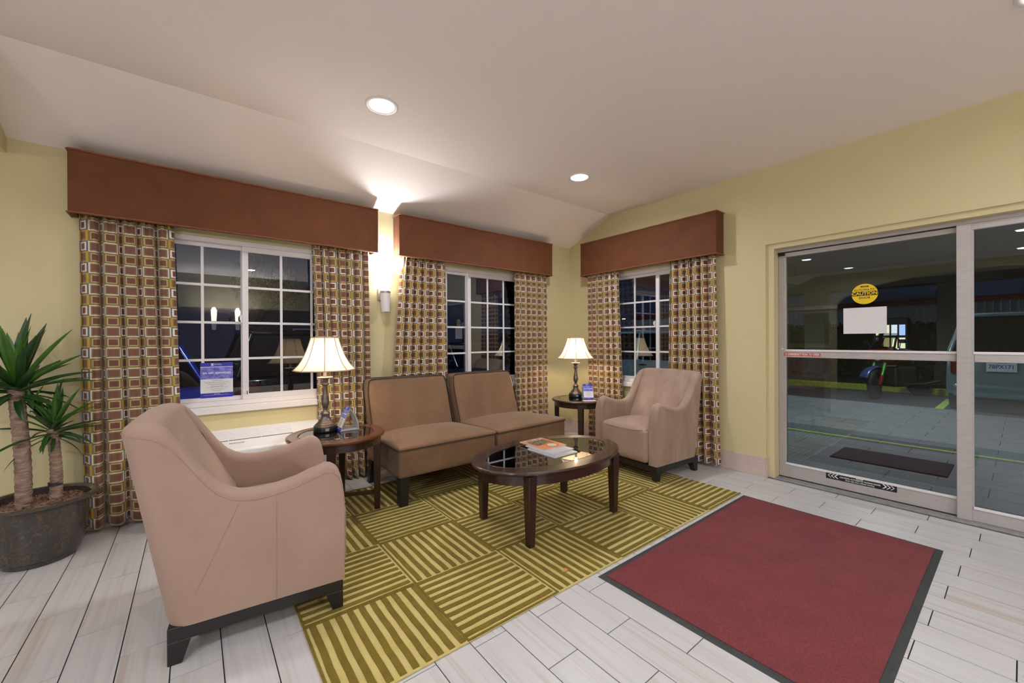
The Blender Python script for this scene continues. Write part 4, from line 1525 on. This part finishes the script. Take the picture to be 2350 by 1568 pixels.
for L, wd, dr_, cu in ((0.37, 0.0235, 0.10, 0.1), (0.36, 0.0240, 0.32, -0.15), (0.43, 0.0190, 0.62, 0.15), (0.30, 0.0260, 0.18, 0.0), (0.36, 0.0125, 0.70, -0.2), (0.25, 0.0220, 0.45, 0.1)):
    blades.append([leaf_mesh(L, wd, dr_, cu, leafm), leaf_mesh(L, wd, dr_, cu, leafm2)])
def crown(c, nleaf, scale, seed, wall_gap):
    rnd = random.Random(seed)
    for i in range(nleaf):
        k = (i+0.5)/nleaf
        az = i*2.399963+rnd.uniform(-0.25, 0.25)
        el = R(-30+116*k**0.8+rnd.uniform(-14, 14))
        el = min(el, R(86))
        q = 0 if el > R(50) else (3 if el > R(30) else (1 if el > R(8) else (2 if rnd.random() < 0.5 else 5)))
        if rnd.random() < 0.18:
            q = rnd.randrange(6)
        s = scale*rnd.uniform(0.72, 1.08)*(0.72 if el < R(-10) else 1.0)
        dirx, diry = math.cos(az)*math.cos(el), math.sin(az)*math.cos(el)
        reach = [0.40, 0.36, 0.43, 0.30, 0.33, 0.25][q]*s
        if diry*reach > wall_gap:
            s *= max(0.30, wall_gap/(diry*reach))
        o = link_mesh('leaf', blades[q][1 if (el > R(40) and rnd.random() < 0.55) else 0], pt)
        o.location = (c[0]+0.012*math.cos(az), c[1]+0.012*math.sin(az), c[2]-0.07*(1-k)+0.03*k)
        o.rotation_euler = (rnd.uniform(-0.3, 0.3), -el, az)
        o.scale = (s, s, s)
crown((-0.080, 0.0, 0.985), 64, 1.0, 4, 0.245)
crown((0.048, 0.035, 0.735), 48, 0.74, 9, 0.215)
crown((-0.030, -0.02, 0.868), 7, 0.34, 12, 0.24)

# ------------------------------------------------------------------ outside: ground, canopy, neighbours
asphalt = mat('asphalt', (44, 44, 50), 0.85, noise=(40, (32, 32, 38)), bump=(120, 0.2))
paver_m = mat('paver', (118, 116, 118), 0.75, noise=(3, (98, 98, 102)))
paver_d = mat('paver_dark', (78, 84, 92), 0.75, noise=(3, (66, 72, 80)))
gr = tag(MB().box(WX+0.16, 60, -30, 4.9, -0.25, -0.05).build('car_park', asphalt), kind='structure')
gr2 = tag(MB().box(-30, 60, WY+0.15, 45, -0.45, -0.25).build('car_park_side', asphalt), kind='structure')
pv = struct('pavement')
MB().box(4.19, 10.3, -9, 6.2, -0.05, -0.022).build('paver_bed', mat('paver_joint', (60, 60, 62), 0.9), pv)
pm = [MB(), MB()]
pw, pl_ = 0.30, 0.60
for i in range(20):
    for j in range(26):
        x0 = 4.20+i*0.305
        y0 = -8.9+j*0.605+(0.3 if i % 2 else 0.0)
        band = 1 if (i in (7, 8)) else 0
        pm[band].box(x0, min(x0+0.300, 10.29), y0, min(y0+0.600, 6.15), -0.03, -0.012)
tag(pm[0].build('paver_field', paver_m, pv), kind='stuff')
tag(pm[1].build('paver_band', paver_d, pv), kind='stuff')
tag(MB().box(6.42, 6.48, -8, 5.5, -0.0115, -0.0085).build('yellow_strip', mat('yellow_line', (170, 176, 60), 0.8)), 'thin yellow line crossing the outside paving', 'painted line')  # thin yellow strip laid across the paving
tag(MB().box(5.22, 5.79, 0.42, 1.26, -0.0115, 0.0).build('doormat', mat('outdoor_mat', (40, 39, 40), 0.95, bump=(150, 0.4)), bevel=0.003, seg=1), 'black rubber doormat on the paving outside the sliding door', 'mat')
tag(MB().box(10.4, 12.4, 0.90, 1.01, -0.0495, -0.047).build('parking_line', mat('parking_yellow', (150, 190, 60), 0.8)), 'yellow-green parking line beside the motorcycle', 'painted line')
tag(MB().box(13.0, 13.18, 1.02, 9, -0.05, 0.10).build('kerb', mat('kerb_yellow', (178, 186, 30), 0.7, noise=(12, (140, 150, 24))), bevel=0.02), 'yellow painted kerb behind the motorcycle', 'kerb')
tag(MB().box(13.18, 19.4, 1.02, 14, -0.05, 0.06).build('planting_bed', mat('soil_bed', (40, 36, 30), 0.95, noise=(20, (28, 26, 22)))), kind='structure')

# canopy over the drive-through
cn = struct('canopy')
stucco = mat('stucco', (132, 122, 112), 0.85, bump=(60, 0.2))
MB().box(WX+0.15, 15.2, -9, 5.6, 3.18, 3.35).build('canopy_soffit', stucco, cn)
MB().box(14.6, 15.2, -9, 5.6, 2.62, 3.18).build('canopy_beam', stucco, cn, bevel=0.01)
MB().box(WX+0.15, 15.2, 5.0, 5.6, 2.55, 3.18).build('canopy_beam', stucco, cn, bevel=0.01)
for x, y in CANOPY:
    MB().lathe([(0.0, 3.176), (0.13, 3.176), (0.14, 3.18)], 28, x, y, close=False).build('canopy_lens', emission('canopy_glow', (235, 245, 255), 5.0), cn)
def column(label, x, y, w2=0.27):
    t = thing('canopy_column', label, 'column', (x, y, -0.03), 0, 'canopy columns')
    MB().box(-w2-0.05, w2+0.05, -w2-0.05, w2+0.05, 0, 0.85).build('plinth', mat('column_stone', (96, 88, 80), 0.85, noise=(6, (70, 66, 62)), bump=(16, 0.6)), t, bevel=0.01)
    MB().box(-w2-0.08, w2+0.08, -w2-0.08, w2+0.08, 0.85, 0.93).build('cap', stucco, t, bevel=0.01)
    MB().box(-w2, w2, -w2, w2, 0.93, 3.18).build('shaft', stucco, t, bevel=0.008)
    return t
column('square stuccoed canopy column on a stone plinth behind the silver minivan', 14.9, 1.16, 0.2)
column('square stuccoed canopy column on a stone plinth beyond the motorcycle', 14.9, 3.9, 0.25)

# neighbour building with ribbed metal wall and red fascia
nb_ = thing('metal_building', 'long pale ribbed-metal building with red fascia beyond the hedge', 'building', (20.0, -2.0, 0))
ribm = mat('ribbed_metal', (170, 170, 174), 0.6)
rb_ = MB()
y = -22.0
pts = []
while y < 16:
    pts += [(y, 0.0), (y+0.12, 0.0), (y+0.13, -0.018), (y+0.16, -0.018)]
    y += 0.17
front = [(p[1], p[0]) for p in pts]
vs = []
for px_, py_ in front:
    vs.append((px_, py_, -0.05))
for px_, py_ in front:
    vs.append((px_, py_, 2.42))
nn = len(front)
rb_.add(vs, [(i, i+1, i+1+nn, i+nn) for i in range(nn-1)])
rb_.build('ribbed_wall', ribm, nb_)
MB().box(0.06, 7, -22, 16, -0.05, 2.42).build('core', ribm, nb_)
MB().box(-0.12, 7, -22, 16, 2.42, 2.60).build('fascia', mat('red_fascia', (134, 30, 36), 0.5), nb_)
MB().box(1.5, 3.0, 4.0, 7.2, 2.60, 3.0).build('roof_unit', mat('roof_unit_metal', (120, 130, 150), 0.5), nb_, bevel=0.02)
MB().lathe([(0.0, 0.0), (0.45, 0.0), (0.8, -0.10), (0.95, -0.32), (0.95, -0.42), (0.0, -0.42)], 28, 1.2, 1.2, 3.1).build('roof_vent', mat('vent_blue', (120, 140, 190), 0.3, metal=0.6), nb_, smooth=50)
for i in range(6):
    MB().box(-0.09, -0.05, -1.55, -0.75, 1.75+i*0.07, 1.79+i*0.07).build('vent_slat', mat('vent_grey', (70, 72, 78), 0.6), nb_)
wl_ = MB().box(-0.18, -0.05, -2.7, -2.4, 1.95, 2.15).build('wall_light', emission('wall_light_glow', (255, 252, 245), 12.0), nb_)

# hedge
def leaf_blob(name, label, cat, loc, size, n, s, m, group=None, parent=None, seed=1):
    rnd = random.Random(seed)
    mb_ = MB()
    sx, sy_, sz = size
    for _ in range(n):
        if rnd.random() < 0.5:
            p = Vector((rnd.choice((-1, 1))*sx if rnd.random() < 0.6 else rnd.uniform(-sx, sx), rnd.uniform(-sy_, sy_), rnd.uniform(0, sz)))
        else:
            p = Vector((rnd.uniform(-sx, sx), rnd.uniform(-sy_, sy_), sz*(1-0.10*rnd.random())))
        p += Vector((rnd.gauss(0, s), rnd.gauss(0, s), rnd.gauss(0, s)))
        p.z = max(p.z, 0.02)
        e = Euler((rnd.uniform(0, 6), rnd.uniform(0, 6), rnd.uniform(0, 6))).to_matrix()
        a = e @ Vector((s, 0, 0))
        b = e @ Vector((0, s*0.5, 0))
        c = e @ Vector((0, 0, s*0.22))
        mb_.add([p-a, p+b+c, p+a, p-b+c], [(0, 1, 2), (0, 2, 3)])
    o = mb_.build(name, m, parent)
    o.location = loc
    if label:
        tag(o, label, cat, group)
    return o
hedge_m = mat('hedge_leaf', (54, 66, 34), 0.8, noise=(3, (36, 48, 26)))
hd = thing('hedge', 'clipped dark green hedge along the kerb in front of the metal building', 'hedge', (16.25, 0.5, 0.05))
MB().rbox(-0.62, 0.62, -7.4, 7.4, 0.0, 1.55, 0.2, n=6).build('hedge_core', mat('hedge_core', (26, 32, 18), 0.95), hd, smooth=60)
ho = leaf_blob('hedge_leaves', None, None, (0, 0, 0), (0.68, 7.5, 1.58), 15000, 0.055, hedge_m, parent=hd)
ho['kind'] = 'stuff'

# lit leaflet kiosk
kk = thing('lit_kiosk', 'dark kiosk with rows of glowing panels behind the motorcycle', 'kiosk', (14.3, 2.14, 0.06), R(0))
MB().box(-0.22, 0.22, -0.34, 0.34, 0.0, 1.70).build('kiosk_body', mat('kiosk_black', (22, 22, 28), 0.5), kk, bevel=0.02)
cols_ = [(250, 238, 200), (180, 205, 255), (255, 240, 150), (235, 235, 245), (250, 205, 130)]
for i in range(4):
    for j in range(2):
        MB().box(-0.232, -0.219, -0.29+0.148*i, -0.29+0.148*i+0.11, 0.92+0.33*j, 0.92+0.33*j+0.27).build('glowing_panel', emission('kiosk_glow_%d' % ((i*2+j) % 5), cols_[(i*2+j) % 5], 0.9), kk)

# ------------------------------------------------------------------ motorcycle
mc = thing('motorcycle', 'dark red motorcycle parked facing the lobby beyond the door glass', 'motorcycle', (12.05, 1.70, -0.05), R(158))
tyre = mat('tyre_rubber', (20, 20, 22), 0.7)
chrome = mat('chrome', (190, 200, 210), 0.12, metal=1.0)
mred = mat('bike_red', (120, 20, 22), 0.25, coat=0.6)
blk2 = mat('bike_black', (16, 16, 18), 0.4)
def wheel(parent, cx, cz, rad, wd, spokes=10, turn=0.0):
    tr = MB().tube([((rad-wd*0.55)*math.cos(a), 0, (rad-wd*0.55)*math.sin(a)) for a in [2*PI*i/40 for i in range(40)]], wd*0.55, 10, closed=True).build('tyre', tyre, parent, smooth=60)
    tr.location = (cx, 0, cz)
    tr.rotation_euler = (0, 0, turn)
    rm = MB().tube([((rad-wd*1.15)*math.cos(a), 0, (rad-wd*1.15)*math.sin(a)) for a in [2*PI*i/40 for i in range(40)]], 0.014, 8, closed=True)
    for i in range(spokes):
        a = 2*PI*i/spokes
        rm.tube([(0.03*math.cos(a), 0, 0.03*math.sin(a)), ((rad-wd*1.1)*math.cos(a+0.08), 0, (rad-wd*1.1)*math.sin(a+0.08))], 0.009, 6)
    rm.tube([(0, -0.06, 0), (0, 0.06, 0)], 0.035, 12)
    rm.build('rim', chrome, tr, smooth=50)
    return tr
wheel(mc, 0.72, 0.33, 0.33, 0.12, 10, R(18))
wheel(mc, -0.66, 0.33, 0.33, 0.15, 10)
for sg in (-1, 1):
    MB().tube([(0.72, sg*0.10, 0.33), (0.55, sg*0.10, 0.78)], 0.028, 10).build('fork_leg', mat('fork_green', (110, 190, 90), 0.2, metal=0.7), mc, smooth=50)
    MB().tube([(0.72, sg*0.10, 0.30), (0.655, sg*0.10, 0.50)], 0.040, 10).build('fork_slider', mred, mc, smooth=50)
    MB().tube([(0.42, sg*0.05, 1.02), (0.36, sg*0.25, 1.06), (0.22, sg*0.42, 1.02)], 0.016, 8).build('handlebar', chrome, mc, smooth=50)
    MB().tube([(0.40, sg*0.26, 1.05), (0.44, sg*0.30, 1.20)], 0.008, 6).tube([(0.44, sg*0.27, 1.22), (0.44, sg*0.38, 1.22)], 0.04, 8).build('mirror', chrome, mc, smooth=50)
    MB().lathe([(0.0, 0.0), (0.03, 0.01), (0.045, 0.05), (0.0, 0.055)], 14, 0.50, sg*0.22, 0.80).build('turn_signal', mat('amber_lens', (200, 110, 30), 0.3), mc, smooth=50)
    MB().tube([(0.2, sg*0.16, 0.30), (-0.4, sg*0.20, 0.28), (-0.9, sg*0.22, 0.34)], 0.05, 10).build('exhaust_pipe', chrome, mc, smooth=50)
fen = MB()
fr_ = []
for i in range(13):
    a = R(20+110*i/12)
    fr_.append([(0.72+0.37*math.cos(a), yy, 0.33+0.37*math.sin(a)-abs(yy)*0.25) for yy in (-0.085, -0.04, 0, 0.04, 0.085)])
fen.rings(fr_, closed=False)
fo = fen.build('front_fender', mat('fender_blue', (70, 80, 130), 0.25, metal=0.4), mc, smooth=60)
fo.modifiers.new('thick', 'SOLIDIFY').thickness = 0.006
MB().rbox(-0.25, 0.38, -0.16, 0.16, 0.72, 1.00, 0.11, n=5).build('fuel_tank', mred, mc, smooth=70)
MB().rbox(-0.95, -0.20, -0.18, 0.18, 0.66, 0.82, 0.07, n=5, crown=0.04).build('seat', blk2, mc, smooth=70)
MB().rbox(-0.30, 0.34, -0.18, 0.18, 0.24, 0.68, 0.06, n=4).build('engine', mat('engine_metal', (80, 82, 86), 0.4, metal=0.7), mc, smooth=60)
MB().rbox(0.42, 0.62, -0.26, 0.26, 0.76, 1.05, 0.08, n=5).build('cowl', mred, mc, smooth=70)
MB().lathe([(0.0, 0.0), (0.09, 0.0), (0.09, 0.02), (0.0, 0.03)], 24).build('headlamp', mat('lamp_lens', (190, 210, 230), 0.1), mc, smooth=50).matrix_local = Matrix.Translation((0.615, 0, 0.90)) @ Matrix.Rotation(R(90), 4, 'Y')
ws = MB()
ws.rings([[(0.50-0.20*k+0.05*(1-(u*u)), u*0.24*(1-0.25*k), 1.03+0.36*k) for u in [-1+2*i/8 for i in range(9)]] for k in [0, 0.25, 0.5, 0.75, 1.0]], closed=False)
wso = ws.build('windscreen', pane_glass('windscreen_glass', (0.6, 0.65, 0.7), 1.5), mc, smooth=60)
wso.modifiers.new('thick', 'SOLIDIFY').thickness = 0.004

# ------------------------------------------------------------------ cars
def car(label, loc, rz, rgb, prof, L, W, glasshouse, plate=None, badge=None, lights=True, name='car', ply=0.0):
    """x forward. prof: list of (x, z) of the body side; glasshouse: list of (x, z)"""
    t = thing(name, label, 'car', loc, rz)
    paint = mat('paint_%d_%d_%d' % rgb, rgb, 0.22, metal=0.25, coat=0.8)
    hw = W/2
    ys = [-1, -0.985, -0.9, -0.5, 0, 0.5, 0.9, 0.985, 1]
    def section(pr, k, ins, cz, cx):
        sc_ = 1-ins*(abs(k)**8)
        return [(cx+(x-cx)*sc_, k*hw*(1-0.05*max(0, (z-0.75)/0.8)), cz+(z-cz)*(1-0.6*ins*(abs(k)**8))) for x, z in pr]
    b_ = MB()
    b_.rings([section(prof, k, 0.05, 0.55, 0.0) for k in ys], True, True)
    b_.build('body', paint, t, smooth=38, bevel=0.02)
    g_ = MB()
    zb = min(z for x, z in glasshouse)
    zt = max(z for x, z in glasshouse)
    rr_ = []
    for k in [-1, -0.6, 0, 0.6, 1]:
        rr_.append([(x, k*hw*(0.945-0.17*(z-zb)/(zt-zb)), z) for x, z in glasshouse])
    g_.rings(rr_, True, True)
    g_.build('glasshouse', mat('car_glass', (12, 14, 18), 0.05, spec=0.9), t, smooth=30)
    # roof panel and pillars
    xs = [x for x, z in glasshouse if z > zt-0.03]
    MB().rbox(min(xs)-0.03, max(xs)+0.03, -hw*0.79, hw*0.79, zt-0.03, zt+0.035, 0.03, n=4).build('roof', paint, t, smooth=60)
    gh = [p for p in glasshouse]
    for sg in (-1, 1):
        for (xa, za), (xb, zb2) in ((gh[0], gh[1]), (gh[-1], gh[-2])):
            MB().tube([(xa, sg*hw*0.945, za), (xb, sg*hw*0.775, zb2)], 0.035, 8).build('pillar', paint, t, smooth=60)
        xm = (gh[0][0]+gh[-1][0])/2
        MB().tube([(xm, sg*hw*0.945, zb), (xm, sg*hw*0.775, zt)], 0.03, 8).build('pillar', paint, t, smooth=60)
        MB().rbox(gh[-1][0]-0.32, gh[-1][0]-0.16, *sorted((sg*hw*0.97, sg*(hw+0.14))), zb+0.02, zb+0.16, 0.03, n=2).build('side_mirror', paint, t, smooth=60)
        MB().box(xm-0.25, xm-0.07, *sorted((sg*hw*0.985, sg*hw*1.012)), zb-0.12, zb-0.09).build('door_handle', chrome, t, bevel=0.005)
        for wx in (-L*0.29, L*0.30):
            ty = MB().lathe([(0.20, -0.10), (0.30, -0.105), (0.325, -0.08), (0.325, 0.08), (0.30, 0.105), (0.20, 0.10)], 32, close=False).build('tyre', tyre, t, smooth=40)
            ty.matrix_local = Matrix.Translation((wx, sg*(hw-0.09), 0.325)) @ Matrix.Rotation(R(90), 4, 'X')
            rm = MB().lathe([(0.0, -0.06), (0.205, -0.09), (0.205, 0.09), (0.0, 0.06)], 24)
            rm.build('rim', chrome, ty, smooth=40)
        if lights:
            MB().rbox(L/2-0.16, L/2-0.02, *sorted((sg*hw*0.55, sg*hw*0.93)), 0.62, 0.76, 0.04, n=3).build('headlamp', mat('headlamp_lens', (210, 222, 240), 0.08, metal=0.3), t, smooth=60)
            MB().rbox(L/2-0.10, L/2-0.012, *sorted((sg*hw*0.62, sg*hw*0.90)), 0.555, 0.60, 0.015, n=2).build('turn_signal', mat('amber_lens', (200, 110, 30), 0.3), t, smooth=60)
            MB().rbox(-L/2+0.012, -L/2+0.14, *sorted((sg*hw*0.72, sg*hw*0.93)), 0.68, 0.98, 0.03, n=3).build('tail_lamp', mat('red_lens', (96, 14, 16), 0.25), t, smooth=60)
    MB().rbox(L/2-0.10, L/2+0.03, -hw*0.9, hw*0.9, 0.28, 0.50, 0.05, n=4).build('bumper', paint, t, smooth=60)
    MB().rbox(-L/2-0.03, -L/2+0.10, -hw*0.9, hw*0.9, 0.30, 0.52, 0.05, n=4).build('bumper', paint, t, smooth=60)
    if plate:
        po_ = MB().box(-L/2-0.028, -L/2-0.02, ply-0.155, ply+0.155, 0.74, 0.90).build('number_plate', mat('plate_white', (200, 206, 214), 0.4), t)
        put_text(plate, 0.088, mat('plate_blue', (60, 70, 120), 0.5), po_, (-L/2-0.0295, ply, 0.815), (R(90), 0, R(-90)), bold=0.001, xs=0.80)
        put_text('California', 0.030, mat('plate_red', (150, 60, 60), 0.5), po_, (-L/2-0.0295, ply, 0.878), (R(90), 0, R(-90)))
    if badge:
        put_text(badge, 0.058, chrome, t, (-L/2-0.030, hw*0.74, 0.98), (R(90), 0, R(-90)), bold=0.002, xs=1.2, name='badge')
    return t
suv_p = [(-2.25, 0.34), (-2.28, 0.60), (-2.24, 1.02), (-2.1, 1.06), (1.0, 1.06), (1.95, 0.98), (2.22, 0.82), (2.28, 0.55), (2.25, 0.30), (1.75, 0.26), (-1.7, 0.26)]
suv_g = [(-2.15, 1.05), (-1.95, 1.66), (0.35, 1.66), (1.10, 1.05)]
hat_p = [(-2.02, 0.34), (-2.05, 0.60), (-2.02, 1.02), (-1.9, 1.06), (0.85, 1.04), (1.75, 0.95), (1.98, 0.80), (2.03, 0.55), (2.0, 0.28), (1.5, 0.25), (-1.5, 0.25)]
hat_g = [(-1.96, 1.05), (-1.80, 1.56), (0.25, 1.58), (1.0, 1.04)]
sed_p = [(-2.3, 0.36), (-2.32, 0.60), (-2.28, 0.90), (-2.0, 0.94), (0.9, 0.92), (1.95, 0.82), (2.24, 0.70), (2.3, 0.50), (2.26, 0.28), (1.7, 0.24), (-1.7, 0.24)]
sed_g = [(-1.75, 0.92), (-1.0, 1.38), (0.25, 1.40), (1.05, 0.92)]
car('white sport utility car parked beyond the window behind the armchair', (8.6, 6.1, -0.27), R(102), (118, 142, 150), suv_p, 4.55, 1.85, suv_g)
car('silver minivan seen from behind beyond the fixed door leaf, white number plate', (12.3, -0.02, -0.05), R(0), (120, 136, 142), suv_p, 4.55, 1.70, suv_g, plate='7BPX171', ply=0.24)
car('black boxy hatchback with its tail to the poster window', (1.25, 7.7, -0.25), R(90), (22, 22, 26), hat_p, 4.1, 1.78, hat_g, badge='SOUL')
car('blue saloon car nosed up to the poster window', (-0.86, 7.5, -0.25), R(-82), (36, 66, 190), sed_p, 4.6, 1.78, sed_g)
car('dark blue saloon car parked beyond the window behind the sofa', (5.2, 8.2, -0.25), R(-96), (36, 48, 84), sed_p, 4.6, 1.78, sed_g)
car('dark pickup-tall car parked far beyond the window behind the sofa', (8.8, 11.2, -0.25), R(-90), (60, 66, 80), suv_p, 4.55, 1.85, suv_g)

# ------------------------------------------------------------------ beyond the window wall: lamp posts, tree, house
def lamp_post(label, x, y, h, glow):
    t = thing('street_lamp', label, 'street lamp', (x, y, -0.25), 0, 'street lamps beyond the windows')
    MB().lathe([(0.09, 0), (0.05, h)], 12).build('post', mat('post_metal', (60, 60, 64), 0.5, metal=0.6), t, smooth=50)
    MB().tube([(0, 0, h), (0, -0.7, h+0.1)], 0.035, 8).build('arm', mat('post_metal', (60, 60, 64), 0.5, metal=0.6), t, smooth=50)
    MB().rbox(-0.14, 0.14, -1.1, -0.6, h+0.02, h+0.16, 0.05, n=3).build('lamp_head', mat('post_metal', (60, 60, 64), 0.5, metal=0.6), t, smooth=50)
    MB().box(-0.11, 0.11, -1.05, -0.65, h-0.01, h+0.025).build('lamp_lens', glow, t)
    return t
lamp_post('unseen street lamp added beside the blue saloon to light the cars', -4.5, 10.3, 5.2, emission('cool_lamp', (225, 235, 255), 14.0))  # post for the added car-park lamp
lamp_post('unseen street lamp added between the parked cars and the corner to light them', 13.0, 13.8, 5.8, emission('cool_lamp', (225, 235, 255), 14.0))  # post for the other added car-park lamp
lamp_post('distant orange street lamp, one of a pair down the road', 46.0, 40.5, 4.6, emission('orange_lamp', (255, 190, 110), 30.0))
lamp_post('distant orange street lamp, one of a pair down the road', 50.0, 37.5, 4.6, emission('orange_lamp', (255, 190, 110), 30.0))
tr_ = thing('autumn_tree', 'leafless tree with a few orange leaves beyond the parked cars', 'tree', (1.3, 17.0, -0.25))
trm = MB()
rnd = random.Random(5)
def grow(p, d, L, r, depth):
    q = p+d*L
    mid = p.lerp(q, 0.5)+Vector((rnd.uniform(-1, 1), rnd.uniform(-1, 1), rnd.uniform(-1, 1)))*L*0.06
    trm.tube([p, mid, q], [r, r*0.85, r*0.7], 6)
    tips.append(q)
    if depth == 0:
        return
    for _ in range(3 if depth > 1 else 2):
        nd = (d+Vector((rnd.uniform(-1, 1), rnd.uniform(-1, 1), rnd.uniform(-0.35, 0.7)))*0.75).normalized()
        grow(q, nd, L*rnd.uniform(0.6, 0.8), r*0.6, depth-1)
tips = []
grow(Vector((0, 0, 0)), Vector((0.05, 0, 1)), 1.5, 0.16, 5)
trm.build('branches', mat('tree_bark', (96, 88, 78), 0.9, noise=(8, (70, 64, 58))), tr_, smooth=60)
lvm = MB()
for p in tips:
    if p.z < 1.6:
        continue
    for _ in range(3):
        c = p+Vector((rnd.gauss(0, 0.14), rnd.gauss(0, 0.14), rnd.gauss(0, 0.14)))
        e = Euler((rnd.uniform(0, 6), rnd.uniform(0, 6), rnd.uniform(0, 6))).to_matrix()
        lvm.add([c, c+e @ Vector((0.05, 0.03, 0)), c+e @ Vector((0.10, 0, 0.01)), c+e @ Vector((0.05, -0.03, 0))], [(0, 1, 2), (0, 2, 3)])
lo_ = lvm.build('autumn_leaves', mat('autumn_leaf', (176, 120, 50), 0.7, noise=(2, (140, 140, 60))), tr_)
lo_['kind'] = 'stuff'
hs = thing('gabled_house', 'grey gabled house beyond the autumn tree', 'building', (6.5, 25.0, -0.25))
sid = mat('house_siding', (92, 94, 104), 0.8)
MB().prism([(-4.2, 0), (4.2, 0), (4.2, 3.0), (0, 5.0), (-4.2, 3.0)], 1, 0, 6).build('house_wall', sid, hs)
for sg in (-1, 1):
    MB().prism([(sg*4.7, 2.75), (0, 5.0), (0, 5.22), (sg*4.75, 2.95)], 1, -0.4, 6.4).build('roof_slope', mat('roof_dark', (48, 48, 54), 0.8), hs)
for x in (-2.2, 1.0):
    wn = MB().box(x, x+1.1, -0.05, 0.02, 1.1, 2.2).build('window_frame', white_m, hs)
    MB().box(x+0.08, x+1.02, -0.06, -0.04, 1.18, 2.12).build('pane', mat('dark_pane', (26, 30, 40), 0.1), wn)

for (l, a), lab in zip(FILL_SPOTS, ('flood lamp added outside above the poster window to light the cars', 'flood lamp added outside near the corner window to light the white car')):
    t = thing('added_flood_lamp', lab, 'lamp', l, 0, 'added outside flood lamps')  # housing drawn for each added spot
    t.rotation_euler = (0, 0, math.atan2(a[1]-l[1], a[0]-l[0]))
    MB().box(-0.16, -0.03, -0.12, 0.12, -0.04, 0.12).build('housing', blk2, t, bevel=0.01)
    MB().box(-0.30, -0.16, -0.02, 0.02, 0.02, 0.06).build('arm', blk2, t)
